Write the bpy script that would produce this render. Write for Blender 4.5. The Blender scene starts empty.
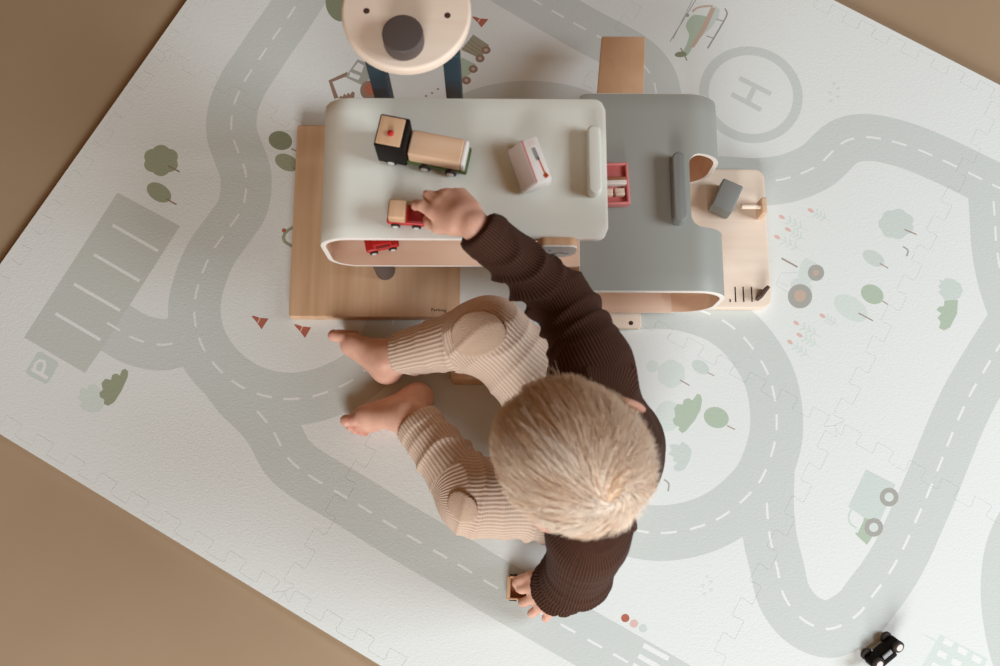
import bpy, bmesh, math, random
import numpy as np
from mathutils import Vector, Matrix, geometry
random.seed(7); rng = np.random.default_rng(7)
SC = bpy.context.scene
COL = SC.collection
PI = math.pi

# ------------------------------------------------------------------ camera
F_PX, NX, NY, H = 950.0, 488.0, 525.0, 1.30      # focal length (px), nadir pixel, height above the mat
_d = np.array([(NX-500)/F_PX, -(NY-333)/F_PX, -1.0]); _d /= np.linalg.norm(_d)
_U = -_d
_X = np.array([1.0, 0, 0]); _X -= _X.dot(_U)*_U; _X /= np.linalg.norm(_X)
_Y = np.cross(_U, _X)
def G(px, py, z=0.0):
    """point of the photograph on the horizontal plane at height z"""
    r = np.array([(px-500)/F_PX, -(py-333)/F_PX, -1.0])
    t = (H-z)/-(r @ _U)
    return (t*float(r @ _X), t*float(r @ _Y))
def G3(px, py, z): return Vector((*G(px, py, z), z))
cam_d = bpy.data.cameras.new('camera'); cam = bpy.data.objects.new('camera', cam_d); COL.objects.link(cam)
cam_d.sensor_width = 36.0; cam_d.lens = F_PX*36.0/1000.0; cam_d.clip_start = 0.05
R = Matrix((_X, _Y, _U))            # rows: world axes in camera coords -> world = R * cam
cam.matrix_world = Matrix.Translation((0, 0, H)) @ R.to_4x4()
cam_d.dof.use_dof = True; cam_d.dof.focus_distance = 1.34; cam_d.dof.aperture_fstop = 4.5
SC.camera = cam

# ------------------------------------------------------------------ materials
def lin(c): 
    c = c/255.0
    return c/12.92 if c <= 0.04045 else ((c+0.055)/1.055)**2.4
def S(r, g, b): return (lin(r), lin(g), lin(b), 1.0)
def newmat(name):
    m = bpy.data.materials.new(name); m.use_nodes = True
    nt = m.node_tree; b = nt.nodes['Principled BSDF']
    return m, nt, b
def link(nt, a, b): nt.links.new(a, b)
def plain(name, col, rough=0.6, bump=0.0, bscale=200.0, var=0.06, spec=0.4, coat=0.0):
    m, nt, b = newmat(name)
    tc = nt.nodes.new('ShaderNodeTexCoord')
    n = nt.nodes.new('ShaderNodeTexNoise'); n.inputs['Scale'].default_value = 14; n.inputs['Detail'].default_value = 3
    link(nt, tc.outputs['Object'], n.inputs['Vector'])
    mx = nt.nodes.new('ShaderNodeMix'); mx.data_type = 'RGBA'
    mx.inputs[6].default_value = tuple(c*(1-var) for c in col[:3])+(1,)
    mx.inputs[7].default_value = tuple(min(1, c*(1+var)) for c in col[:3])+(1,)
    link(nt, n.outputs['Fac'], mx.inputs[0]); link(nt, mx.outputs[2], b.inputs['Base Color'])
    b.inputs['Roughness'].default_value = rough; b.inputs['Specular IOR Level'].default_value = spec
    b.inputs['Coat Weight'].default_value = coat
    if bump:
        n2 = nt.nodes.new('ShaderNodeTexNoise'); n2.inputs['Scale'].default_value = bscale; n2.inputs['Detail'].default_value = 2
        link(nt, tc.outputs['Object'], n2.inputs['Vector'])
        bp = nt.nodes.new('ShaderNodeBump'); bp.inputs['Strength'].default_value = bump; bp.inputs['Distance'].default_value = 0.001
        link(nt, n2.outputs['Fac'], bp.inputs['Height']); link(nt, bp.outputs['Normal'], b.inputs['Normal'])
    return m
def wood(name, c0, c1, axis='X', scale=1.0, rough=0.55):
    m, nt, b = newmat(name)
    tc = nt.nodes.new('ShaderNodeTexCoord'); mp = nt.nodes.new('ShaderNodeMapping')
    s = {'X': (4, 70, 70), 'Y': (70, 4, 70), 'Z': (70, 70, 4)}[axis]
    mp.inputs['Scale'].default_value = tuple(v*scale for v in s)
    link(nt, tc.outputs['Object'], mp.inputs['Vector'])
    n = nt.nodes.new('ShaderNodeTexNoise'); n.inputs['Scale'].default_value = 1.0; n.inputs['Detail'].default_value = 4; n.inputs['Distortion'].default_value = 0.4
    link(nt, mp.outputs['Vector'], n.inputs['Vector'])
    n2 = nt.nodes.new('ShaderNodeTexNoise'); n2.inputs['Scale'].default_value = 9; n2.inputs['Detail'].default_value = 2
    link(nt, tc.outputs['Object'], n2.inputs['Vector'])
    ad = nt.nodes.new('ShaderNodeMath'); ad.operation = 'MULTIPLY_ADD'; ad.inputs[1].default_value = 0.45
    link(nt, n2.outputs['Fac'], ad.inputs[0]); 
    m2 = nt.nodes.new('ShaderNodeMath'); m2.operation = 'MULTIPLY'; m2.inputs[1].default_value = 0.6
    link(nt, n.outputs['Fac'], m2.inputs[0]); link(nt, m2.outputs[0], ad.inputs[2])
    rp = nt.nodes.new('ShaderNodeValToRGB'); rp.color_ramp.elements[0].position = 0.34; rp.color_ramp.elements[1].position = 0.68
    rp.color_ramp.elements[0].color = c0; rp.color_ramp.elements[1].color = c1
    link(nt, ad.outputs[0], rp.inputs['Fac']); link(nt, rp.outputs['Color'], b.inputs['Base Color'])
    b.inputs['Roughness'].default_value = rough; b.inputs['Specular IOR Level'].default_value = 0.3
    bp = nt.nodes.new('ShaderNodeBump'); bp.inputs['Strength'].default_value = 0.08; bp.inputs['Distance'].default_value = 0.0006
    link(nt, n.outputs['Fac'], bp.inputs['Height']); link(nt, bp.outputs['Normal'], b.inputs['Normal'])
    return m
def foam(name, col):
    """matt embossed EVA foam"""
    m, nt, b = newmat(name)
    tc = nt.nodes.new('ShaderNodeTexCoord')
    v = nt.nodes.new('ShaderNodeTexVoronoi'); v.inputs['Scale'].default_value = 330; v.feature = 'SMOOTH_F1'
    mp = nt.nodes.new('ShaderNodeMapping'); mp.inputs['Rotation'].default_value = (0, 0, 0.5); mp.inputs['Scale'].default_value = (1, 1.5, 1)
    link(nt, tc.outputs['Object'], mp.inputs['Vector']); link(nt, mp.outputs['Vector'], v.inputs['Vector'])
    bp = nt.nodes.new('ShaderNodeBump'); bp.inputs['Strength'].default_value = 0.22; bp.inputs['Distance'].default_value = 0.001
    link(nt, v.outputs['Distance'], bp.inputs['Height']); link(nt, bp.outputs['Normal'], b.inputs['Normal'])
    b.inputs['Base Color'].default_value = col; b.inputs['Roughness'].default_value = 0.85; b.inputs['Specular IOR Level'].default_value = 0.2
    return m

M = {}
M['floor'] = None
M['beech'] = wood('beech_wood', S(196, 152, 116), S(222, 184, 148), 'Y')
M['beech_x'] = wood('beech_wood_long', S(206, 164, 130), S(228, 194, 162), 'X')
M['beech_pale'] = wood('pale_beech', S(232, 208, 186), S(242, 222, 202), 'X')
M['ramp_wood'] = wood('ramp_wood', S(222, 176, 138), S(232, 190, 152), 'Y', 0.8)
M['shelf_wood'] = wood('shelf_wood', S(228, 190, 162), S(240, 208, 184), 'X')
M['shaded_shelf_wood'] = wood('shaded_shelf_wood', S(218, 174, 142), S(232, 194, 162), 'X')  # shelf wood again, slightly darker to paint the bend's shadow into it
M['sage'] = plain('sage_paint', S(230, 229, 218), 0.5, 0.05, 400, 0.02)
M['bluegrey'] = plain('blue_grey_paint', S(158, 159, 151), 0.48, 0.05, 400, 0.02)
M['bluegrey_dark'] = plain('dark_blue_grey_paint', S(134, 134, 129), 0.5, 0.05, 400, 0.02)
M['rim'] = plain('rim_white', S(232, 222, 212), 0.6, 0.05, 300, 0.03)
M['teal'] = plain('teal_paint', S(26, 48, 58), 0.5, 0.05, 300, 0.06)
M['knob'] = plain('knob_charcoal', S(88, 76, 72), 0.5, 0.05, 300, 0.05)
M['black'] = plain('black_paint', S(24, 16, 14), 0.6, 0.03, 300, 0.1, 0.12)
M['tyre'] = plain('tyre_black', S(48, 36, 30), 0.7, 0.1, 300, 0.1)
M['hub'] = plain('hub_white', S(216, 208, 200), 0.5, 0.03, 300, 0.03)
M['red'] = plain('red_paint', S(186, 34, 30), 0.4, 0.03, 300, 0.06)
M['red_dark'] = plain('red_window', S(120, 20, 20), 0.35, 0.0, 300, 0.06)
M['pink'] = plain('raspberry_paint', S(222, 132, 128), 0.45, 0.03, 300, 0.05)
M['pink_in'] = plain('raspberry_dark', S(198, 106, 102), 0.55, 0.03, 300, 0.06)
M['green'] = plain('olive_green_paint', S(74, 92, 38), 0.45, 0.03, 300, 0.06)
M['white'] = plain('white_paint', S(240, 234, 228), 0.45, 0.03, 300, 0.02)
M['orange'] = plain('orange_print', S(226, 104, 66), 0.5, 0.0, 300, 0.04)
M['pinkgrey'] = plain('pinkish_white_paint', S(226, 210, 202), 0.5, 0.03, 300, 0.03)
M['greyprint'] = plain('grey_print', S(150, 150, 152), 0.5, 0.0, 300, 0.04)
M['darkbrown'] = plain('dark_brown_paint', S(84, 62, 52), 0.55, 0.03, 300, 0.08)
M['brownwood'] = wood('brown_wood', S(150, 96, 64), S(172, 114, 78), 'X')
M['ink'] = plain('ink', S(40, 28, 24), 0.7, 0, 300, 0.0)
M['hole'] = plain('hole_dark', S(70, 46, 34), 0.9, 0, 300, 0.1)

# ------------------------------------------------------------------ mesh helpers
class MB:
    """collects shapes in one bmesh"""
    def __init__(s): s.bm = bmesh.new()
    def _mat(s, faces, mi):
        for f in faces: f.material_index = mi
    def box(s, c, size, rot=0.0, bevel=0.0, mi=0, seg=3, mtx=None):
        n0 = set(s.bm.faces)
        r = bmesh.ops.create_cube(s.bm, size=1.0)
        vs = r['verts']
        bmesh.ops.scale(s.bm, vec=size, verts=vs)
        if bevel:
            es = list({e for v in vs for e in v.link_edges})
            r2 = bmesh.ops.bevel(s.bm, geom=es, offset=bevel, segments=seg, affect='EDGES', profile=0.5)
        fs = [f for f in s.bm.faces if f not in n0]
        vs = list({v for f in fs for v in f.verts})
        T = Matrix.Translation(c) @ Matrix.Rotation(rot, 4, 'Z')
        if mtx is not None: T = T @ mtx
        bmesh.ops.transform(s.bm, matrix=T, verts=vs)
        s._mat(fs, mi); return s
    def prism(s, pts, z0, z1, bevel=0.0, mi=0, seg=3, mtx=None, bevel_vertical=False):
        """plan outline raised from z0 to z1"""
        n0 = set(s.bm.faces)
        bot = [s.bm.verts.new((p[0], p[1], z0)) for p in pts]; top = [s.bm.verts.new((p[0], p[1], z1)) for p in pts]
        n = len(pts)
        ft = s.bm.faces.new(top); s.bm.faces.new(bot[::-1])
        for i in range(n): s.bm.faces.new((bot[i], bot[(i+1) % n], top[(i+1) % n], top[i]))
        fs = [f for f in s.bm.faces if f not in n0]
        bmesh.ops.recalc_face_normals(s.bm, faces=fs)
        if bevel:
            es = list({e for f in fs for e in f.edges if bevel_vertical or abs(e.verts[0].co.z-e.verts[1].co.z) < 1e-9})
            bmesh.ops.bevel(s.bm, geom=es, offset=bevel, segments=seg, affect='EDGES', profile=0.5)
        fs = [f for f in s.bm.faces if f not in n0]
        if mtx is not None: bmesh.ops.transform(s.bm, matrix=mtx, verts=list({v for f in fs for v in f.verts}))
        s._mat(fs, mi); return s
    def lathe(s, prof, c=(0, 0, 0), n=32, mi=0, mtx=None):
        """profile [(r, z)] turned round z"""
        n0 = set(s.bm.faces); rings = []
        for r, z in prof:
            if r < 1e-6: rings.append([s.bm.verts.new((0, 0, z))])
            else: rings.append([s.bm.verts.new((r*math.cos(2*PI*i/n), r*math.sin(2*PI*i/n), z)) for i in range(n)])
        for a, b in zip(rings, rings[1:]):
            if len(a) == 1 and len(b) == 1: continue
            for i in range(n):
                j = (i+1) % n
                if len(a) == 1: s.bm.faces.new((a[0], b[i], b[j]))
                elif len(b) == 1: s.bm.faces.new((a[i], a[j], b[0]))
                else: s.bm.faces.new((a[i], a[j], b[j], b[i]))
        fs = [f for f in s.bm.faces if f not in n0]
        bmesh.ops.recalc_face_normals(s.bm, faces=fs)
        vs = list({v for f in fs for v in f.verts})
        T = Matrix.Translation(c)
        if mtx is not None: T = T @ mtx
        bmesh.ops.transform(s.bm, matrix=T, verts=vs); s._mat(fs, mi); return s
    def build(s, name, mats, parent=None, smooth=True, angle=0.6):
        me = bpy.data.meshes.new(name); s.bm.to_mesh(me); s.bm.free()
        if not isinstance(mats, (list, tuple)): mats = [mats]
        for m in mats: me.materials.append(m)
        if smooth:
            me.polygons.foreach_set('use_smooth', [True]*len(me.polygons))
            me.set_sharp_from_angle(angle=angle)
        o = bpy.data.objects.new(name, me); COL.objects.link(o)
        if parent is not None: o.parent = parent
        return o
def tag(o, label=None, cat=None, group=None, kind=None):
    if label: o['label'] = label
    if cat: o['category'] = cat
    if group: o['group'] = group
    if kind: o['kind'] = kind
    return o
def empty(name, loc=(0, 0, 0), rz=0.0):
    o = bpy.data.objects.new(name, None); COL.objects.link(o); o.empty_display_size = 0.02
    o.location = loc; o.rotation_euler = (0, 0, rz); return o
def rrect(x0, y0, x1, y1, r, n=6):
    if not isinstance(r, (tuple, list)): r = (r,)*4
    out = []
    for (cx, cy, a0, rr) in ((x1-r[0], y1-r[0], 0, r[0]), (x0+r[1], y1-r[1], PI/2, r[1]), (x0+r[2], y0+r[2], PI, r[2]), (x1-r[3], y0+r[3], 1.5*PI, r[3])):
        for i in range(n+1):
            a = a0+PI/2*i/n; out.append((cx+rr*math.cos(a), cy+rr*math.sin(a)))
    return out
def disc_prof(r, z0, z1, b=0.001, seg=4):
    p = [(0, z0), (r-b, z0)]
    p += [(r-b+b*math.sin(PI/2*i/seg), z0+b-b*math.cos(PI/2*i/seg)) for i in range(1, seg+1)]
    p += [(r-b+b*math.cos(PI/2*i/seg), z1-b+b*math.sin(PI/2*i/seg)) for i in range(0, seg+1)]
    return p+[(0, z1)]

# ------------------------------------------------------------------ floor
def build_floor():
    m, nt, b = newmat('floor_screed')
    tc = nt.nodes.new('ShaderNodeTexCoord')
    n = nt.nodes.new('ShaderNodeTexNoise'); n.inputs['Scale'].default_value = 3.5; n.inputs['Detail'].default_value = 6
    link(nt, tc.outputs['Object'], n.inputs['Vector'])
    rp = nt.nodes.new('ShaderNodeValToRGB'); rp.color_ramp.elements[0].position = 0.3; rp.color_ramp.elements[1].position = 0.7
    rp.color_ramp.elements[0].color = S(162, 136, 108); rp.color_ramp.elements[1].color = S(170, 144, 116)
    link(nt, n.outputs['Fac'], rp.inputs['Fac']); link(nt, rp.outputs['Color'], b.inputs['Base Color'])
    n2 = nt.nodes.new('ShaderNodeTexNoise'); n2.inputs['Scale'].default_value = 120; n2.inputs['Detail'].default_value = 3
    link(nt, tc.outputs['Object'], n2.inputs['Vector'])
    bp = nt.nodes.new('ShaderNodeBump'); bp.inputs['Strength'].default_value = 0.06; bp.inputs['Distance'].default_value = 0.001
    link(nt, n2.outputs['Fac'], bp.inputs['Height']); link(nt, bp.outputs['Normal'], b.inputs['Normal'])
    b.inputs['Roughness'].default_value = 0.55; b.inputs['Specular IOR Level'].default_value = 0.3
    mb = MB(); mb.box((0.1, 0.3, -0.037), (5, 5, 0.05))
    tag(mb.build('floor', m), kind='structure')
build_floor()
# ------------------------------------------------------------------ play mat
def Z(ox, oy, s):
    """zoom frame -> photograph pixel"""
    return lambda pts: [(ox+p[0]/s, oy+p[1]/s) for p in pts]
def cat(pts, closed=False, n=6):
    P = [np.array(p, float) for p in pts]; out = []
    N = len(P); rngk = range(N) if closed else range(N-1)
    for i in rngk:
        if closed: a, b, c, d = P[i-1], P[i], P[(i+1) % N], P[(i+2) % N]
        else: a, b, c, d = P[max(i-1, 0)], P[i], P[i+1], P[min(i+2, N-1)]
        for k in range(n):
            t = k/n; out.append(0.5*((2*b)+(-a+c)*t+(2*a-5*b+4*c-d)*t*t+(-a+3*b-3*c+d)*t**3))
    if not closed: out.append(P[-1])
    return out
def gnd(pts): return [np.array(G(p[0], p[1])) for p in pts]

PC = {}                                        # print colours -> foam materials
def pcol(key, rgb): PC[key] = foam('foam_print_'+key, S(*rgb))
pcol('base', (225, 226, 221)); pcol('road', (203, 206, 200)); pcol('line', (230, 229, 225)); pcol('strip', (225, 226, 221))
pcol('park', (198, 200, 192)); pcol('sage', (203, 210, 202)); pcol('pale', (211, 218, 210)); pcol('mid', (178, 191, 170)); pcol('dark', (156, 160, 134))
pcol('deep', (138, 142, 116)); pcol('trunk', (166, 146, 134)); pcol('grey', (168, 166, 156)); pcol('wheel', (158, 156, 150)); pcol('tan', (196, 172, 154))
pcol('red', (178, 104, 84)); pcol('blush', (220, 184, 174)); pcol('olive', (158, 152, 130)); pcol('umber', (150, 122, 104)); pcol('mist', (212, 217, 211)); pcol('tract', (168, 166, 158))
PKEYS = list(PC)
layers = []                                    # (list of polygons in ground coords, colour key)
def poly(key, pts): layers.append(([gnd(pts)], key))
def blob(key, pts, n=4): poly(key, [tuple(p) for p in cat(pts, True, n)])
def ribbon_quads(g, w, w1=None):
    g = [np.array(p) for p in g]; N = len(g); L, Rr = [], []
    for i in range(N):
        t = g[min(i+1, N-1)]-g[max(i-1, 0)]; t = t/(np.linalg.norm(t)+1e-12); nn = np.array([-t[1], t[0]])
        ww = w if w1 is None else w+(w1-w)*i/(N-1)
        L.append(g[i]+nn*ww/2); Rr.append(g[i]-nn*ww/2)
    return [[Rr[i], Rr[i+1], L[i+1], L[i]] for i in range(N-1)]
def stroke(key, pts, wpx, smooth=False):
    p = [tuple(q) for q in cat(pts, False, 5)] if smooth else pts
    layers.append((ribbon_quads(gnd(p), wpx*1.3/F_PX), key))
def resample(g, step):
    g = np.array(g); d = np.r_[0, np.cumsum(np.linalg.norm(np.diff(g, axis=0), axis=1))]
    s = np.arange(0, d[-1], step); return [np.array([np.interp(x, d, g[:, 0]), np.interp(x, d, g[:, 1])]) for x in s]
DASH = []
def road(pts, w=0.073, dash=True, off=0.0, pitch=0.039, dl=0.022):
    g = resample([np.array(q) for q in cat(gnd(pts), False, 8)], 0.008)
    layers.append((ribbon_quads(g, w), 'road'))
    if dash:
        f = resample([np.array(q) for q in cat(gnd(pts), False, 12)], 0.002)
        i = int(off/0.002); a = int(dl/0.002); p = pitch/0.002
        k = 0.0
        while i+k+a < len(f):
            j = int(i+k); DASH.append(ribbon_quads(f[j:j+a+1:3]+([f[j+a]] if a % 3 else []), 0.0031)); k += p
def ell(key, c, rx, ry, deg, n=22):
    a = math.radians(deg); pts = []
    for i in range(n):
        t = 2*PI*i/n; x, y = rx*math.cos(t), ry*math.sin(t); pts.append((c[0]+x*math.cos(a)-y*math.sin(a), c[1]+x*math.sin(a)+y*math.cos(a)))
    poly(key, pts)
def cloud(key, c, r, lobes=7, amp=0.1, ry=1.0):
    pts = []
    for i in range(48):
        t = 2*PI*i/48; rr = r*(1-amp+amp*abs(math.sin(t*lobes/2))*1.4); pts.append((c[0]+rr*math.cos(t), c[1]+rr*ry*math.sin(t)))
    poly(key, pts)
def gcircle(key, c, R, n=48, Rin=None):
    g = np.array(G(*c)); ps = [g+R*np.array([math.cos(2*PI*i/n), math.sin(2*PI*i/n)]) for i in range(n)]
    if Rin is None: layers.append(([ps], key))
    else:
        qs = [g+Rin*np.array([math.cos(2*PI*i/n), math.sin(2*PI*i/n)]) for i in range(n)]
        layers.append(([[ps[i], ps[(i+1) % n], qs[(i+1) % n], qs[i]] for i in range(n)], key))

# roads
road([(312, -20), (298, 2), (287, 19), (272, 40), (258, 61), (244, 82), (234, 105), (231.5, 131), (239, 154), (246, 176), (243, 206), (228, 229.5), (212, 252), (201, 277), (194.5, 304), (197, 332), (208, 356), (226, 376), (250, 391), (279, 398.5), (306.6, 397.4), (334.6, 389), (360, 374.5), (381, 350), (392, 326), (400, 290), (408, 200), (440, 140), (480, 112), (536, 104), (592, 118), (640, 160)], off=0.013)
road([(226, 376), (240, 395), (258, 412), (273, 431), (288, 458), (311, 476.6), (335.6, 491), (360.5, 506), (385, 521.5), (410, 536.6), (461.6, 566.6), (487, 582), (565.6, 627), (617.5, 656.4), (700, 704)], off=0.066)
road([(500, -20), (545, 6.6), (568, 19.6), (590, 32), (632, 55), (652, 77), (660, 105), (690, 170), (740, 181), (775, 180.5), (800, 174), (820, 163.5), (843, 142.5), (866, 137.2), (892.5, 141.4), (917.5, 149.4), (943.6, 160.6), (968.5, 172.6), (992.5, 184.6), (1040, 207)], off=0.014)
road([(992, 180), (995, 222), (997, 250), (1004, 285), (1020, 330)], off=0.032)
road([(560, 318), (620, 306), (670, 304), (710, 314), (736, 330), (754, 350), (768, 374), (775, 400), (776.5, 430), (771, 456), (760, 481), (741, 502), (718.6, 518.4), (691, 529), (661.6, 533), (637, 530.4), (605, 520), (570, 500)], off=0.0)
road([(768, 470), (767, 505), (770, 537.5), (777, 567), (784, 595.7), (802, 619), (829, 629), (856, 616), (872.5, 596), (890, 572), (904, 547), (916, 520.5), (927, 496), (938, 469), (948, 444), (958, 420), (970, 395), (984, 371), (1002, 342), (1030, 300)], off=0.045)
road([(1040, 500), (1015, 545), (1008, 590), (1014, 640), (1030, 690)], dash=False)
road([(100, 318), (117.5, 329), (138, 340), (166, 344.5), (196, 334)], off=0.012)
z = Z(0, 160, 4)
poly('park', [(117.5, 192.5), (180, 226), (101, 350), (85, 373), (24, 337.5)])
for a, b in (((112.5, 225), (158, 251)), ((94, 254.5), (139.5, 281)), ((74, 284), (120, 310.5)), ((55.5, 313.5), (100.5, 340))): stroke('line', [a, b], 3.2)
for q in DASH: layers.append((q, 'line'))
# zebra crossing at the bottom
z = Z(600, 560, 6.25)
for a, b in (((272, 533), (428, 618)), ((240, 598), (368, 670)), ((205, 655), (300, 712))): stroke('line', z([a, b]), 4.6)
# helipad
hc = (750.9, 94.2); g0 = np.array(G(*hc)); RH = float(np.mean([np.linalg.norm(np.array(G(*p))-g0) for p in ((699.4, 94), (803, 94), (751, 46.4), (751, 143))]))
gcircle('base', hc, RH*1.30); gcircle('road', hc, RH, 48, RH*0.815)
z = Z(640, 0, 5)
for a, b in (((497, 390), (655, 470)), ((457, 470), (605, 550)), ((577, 428), (540, 505))): stroke('road', z([a, b]), 5.6)
# helicopter
poly('base', z([(270, 60), (310, 34), (360, 30), (370, 45), (335, 90), (275, 75)]))
stroke('tan', z([(262, 58), (285, 40), (320, 32), (365, 30)]), 2.2, True)
blob('mid', z([(262, 78), (238, 105), (230, 135), (245, 175), (232, 225), (208, 268), (232, 280), (258, 245), (285, 180), (335, 92), (295, 76)]))
poly('sage', z([(372, 26), (400, 48), (392, 90), (345, 150), (285, 205), (330, 132), (368, 50)]))
poly('tan', z([(356, 34), (378, 42), (334, 140), (272, 236), (250, 238), (310, 132)]))
stroke('wheel', z([(424, 42), (435, 70), (412, 118), (338, 242)]), 1.8, True)
stroke('wheel', z([(382, 96), (416, 106)]), 1.2); stroke('wheel', z([(332, 180), (364, 190)]), 1.2)
stroke('wheel', z([(278, 0), (150, 208)]), 0.9); stroke('wheel', z([(262, 0), (225, 75), (165, 195)]), 0.7); ell('wheel', z([(237, 76)])[0], 1.8, 1.8, 0)
ell('deep', z([(203, 272)])[0], 6, 2.8, -5); stroke('deep', z([(203, 240), (235, 302)]), 1.4)
# parking sign
z = Z(0, 320, 6.056)
poly('sage', z([(228, 194), (248, 192), (345, 248), (356, 270), (296, 376), (274, 388), (168, 332), (154, 312)]))
stroke('line', z([(190, 296), (288, 352)]), 3.6); stroke('line', z([(205, 305), (216, 262), (240, 245), (268, 252), (272, 280), (252, 325)]), 3.2)
poly('pale', z([(465, 465), (488, 452), (482, 425), (500, 412), (530, 418), (532, 392), (570, 388), (598, 408), (622, 440), (634, 510), (602, 556), (550, 562), (505, 545), (478, 515), (496, 498)]))
poly('dark', z([(738, 303), (758, 295), (776, 310), (774, 345), (735, 430), (692, 498), (655, 520), (630, 510), (630, 480), (606, 468), (602, 440), (622, 422), (614, 382), (638, 356), (672, 362), (680, 332), (704, 324), (726, 336)]))
# trees on the left
cloud('dark', (161, 160.5), 17.5, 6, 0.1, 0.86); stroke('umber', [(168, 165.8), (179.5, 171.8)], 1.6)
ell('dark', (159, 192.5), 13.5, 8.6, 32); stroke('umber', [(166.5, 199), (176.5, 204.6)], 1.5)
ell('deep', (280.4, 140.5), 12, 9.4, 15); stroke('umber', [(291, 148.6), (298, 151.5)], 1.2)
ell('dark', (286.8, 162.5), 12.5, 8, 25); stroke('umber', [(293, 167.5), (301, 173)], 1.3)
stroke('dark', [(296, 226), (287, 231), (283.5, 238), (288, 244), (300, 248)], 3.4, True); ell('red', (284, 230.5), 2.2, 2.2, 0)
ell('deep', (339, 5), 13, 17, -20)
# digger
z = Z(300, 0, 5)
stroke('umber', z([(240, 368), (152, 406), (182, 492)]), 4.6); 
poly('umber', z([(190, 492), (205, 478), (212, 484), (222, 468), (232, 478), (240, 462), (250, 474), (262, 456), (274, 464), (270, 495)]))
poly('grey', z([(226, 386), (288, 296), (334, 316), (352, 392), (306, 424)]))
poly('base', z([(264, 346), (290, 312), (320, 328), (308, 364)])); poly('base', z([(252, 360), (302, 380), (292, 400), (244, 382)]))
ell('umber', z([(348, 452)])[0], 9.5, 10, 0); ell('red', z([(350, 445)])[0], 5, 6, 0)
# lorry
poly('olive', z([(866, 172), (946, 226), (904, 292), (806, 250)]))
for k in range(4): stroke('umber', z([(846-k*14+4, 196+k*14), (920-k*11, 250+k*12)]), 0.9)
poly('mid', z([(806, 286), (880, 322), (850, 372), (800, 400)]))
for c in ((930, 250), (900, 292), (866, 345), (832, 402)): ell('umber', z([c])[0], 4.6, 4.0, 0); ell('tan', z([c])[0], 1.8, 1.6, 0)
# cones
for t, b0, b1 in (((472, 17), (481.5, 27.5), (488.5, 19)), ((251.5, 316.2), (261.6, 329.5), (268.6, 318.5)), ((293.8, 324.8), (305, 338), (311.2, 327.2))):
    poly('red', [t, ((t[0]+b0[0])/2+0.6, (t[1]+b0[1])/2), b0, b1, ((t[0]+b1[0])/2, (t[1]+b1[1])/2+0.4), (t[0]+2, t[1]-.6)])
    stroke('blush', [((t[0]*.5+b0[0]*.5)+1.2, (t[1]*.5+b0[1]*.5)), ((t[0]*.5+b1[0]*.5), (t[1]*.5+b1[1]*.5)+.4)], 1.2)
# leaves on the right
z = Z(750, 180, 4)
cloud('sage', z([(585, 176)])[0], 17.5, 7, 0.09, 0.86); stroke('trunk', z([(618, 198), (666, 218)]), 1.5)
ell('sage', z([(494, 313)])[0], 12, 7, 30); stroke('trunk', z([(520, 334), (553, 353)]), 1.2)
ell('mid', z([(489, 457)])[0], 12, 9.2, 30); stroke('trunk', z([(530, 484), (552, 498)]), 1.2)
ell('pale', z([(403, 512)])[0], 19, 11, 33); stroke('trunk', z([(434, 532), (492, 563)]), 1.4)
poly('sage', z([(755, 400), (775, 402), (780, 392), (812, 396), (840, 412), (852, 442), (840, 470), (820, 482), (778, 480), (766, 462), (752, 450), (764, 438), (750, 425), (764, 415)]))
poly('mid', z([(778, 482), (832, 480), (828, 535), (800, 590), (776, 602), (756, 592), (762, 568), (750, 550), (765, 535), (746, 518), (758, 506), (776, 505)]))
stroke('grey', z([(612, 266), (632, 282), (626, 305)]), 1.8, True)
def sprig(h, e):
    d = np.array(e)-np.array(h); n = np.array([-d[1], d[0]])/np.linalg.norm(d)
    stroke('pale', [tuple(np.array(h)+d*0.12), e], 1.0)
    for f in (0.35, 0.55, 0.75):
        for s in (-1, 1): 
            b = np.array(h)+d*f; stroke('pale', [tuple(b), tuple(b-d*0.14+n*s*4.6)], 1.7)
    t = np.array(h); ell('blush', tuple(t), 3.3, 1.8, math.degrees(math.atan2(d[1], d[0])))
for h, e in (((127, 148), (232, 205)), ((243, 122), (318, 162)), ((152, 198), (222, 240)), ((108, 228), (212, 285)), ((290, 543), (355, 582)), ((185, 572), (285, 630)), ((198, 620), (280, 668)), ((160, 648), (245, 715))): sprig(z([h])[0], z([e])[0])
# tractor
stroke('mist', z([(190, 370), (125, 372), (104, 420), (152, 450)]), 1.4); stroke('mist', z([(104, 405), (150, 422)]), 1.2)
poly('pale', z([(225, 310), (296, 350), (272, 395), (235, 410), (190, 385), (205, 330)])); ell('mist', z([(205, 425)])[0], 11, 8, 20)
stroke('trunk', z([(126, 313), (190, 348)]), 1.9)
ell('tract', z([(200, 465)])[0], 12.2, 12.2, 0); ell('tan', z([(200, 463)])[0], 6, 6, 0); ell('tract', z([(264, 371)])[0], 8.2, 8.2, 0); ell('tan', z([(264, 371)])[0], 3, 3, 0)
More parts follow.
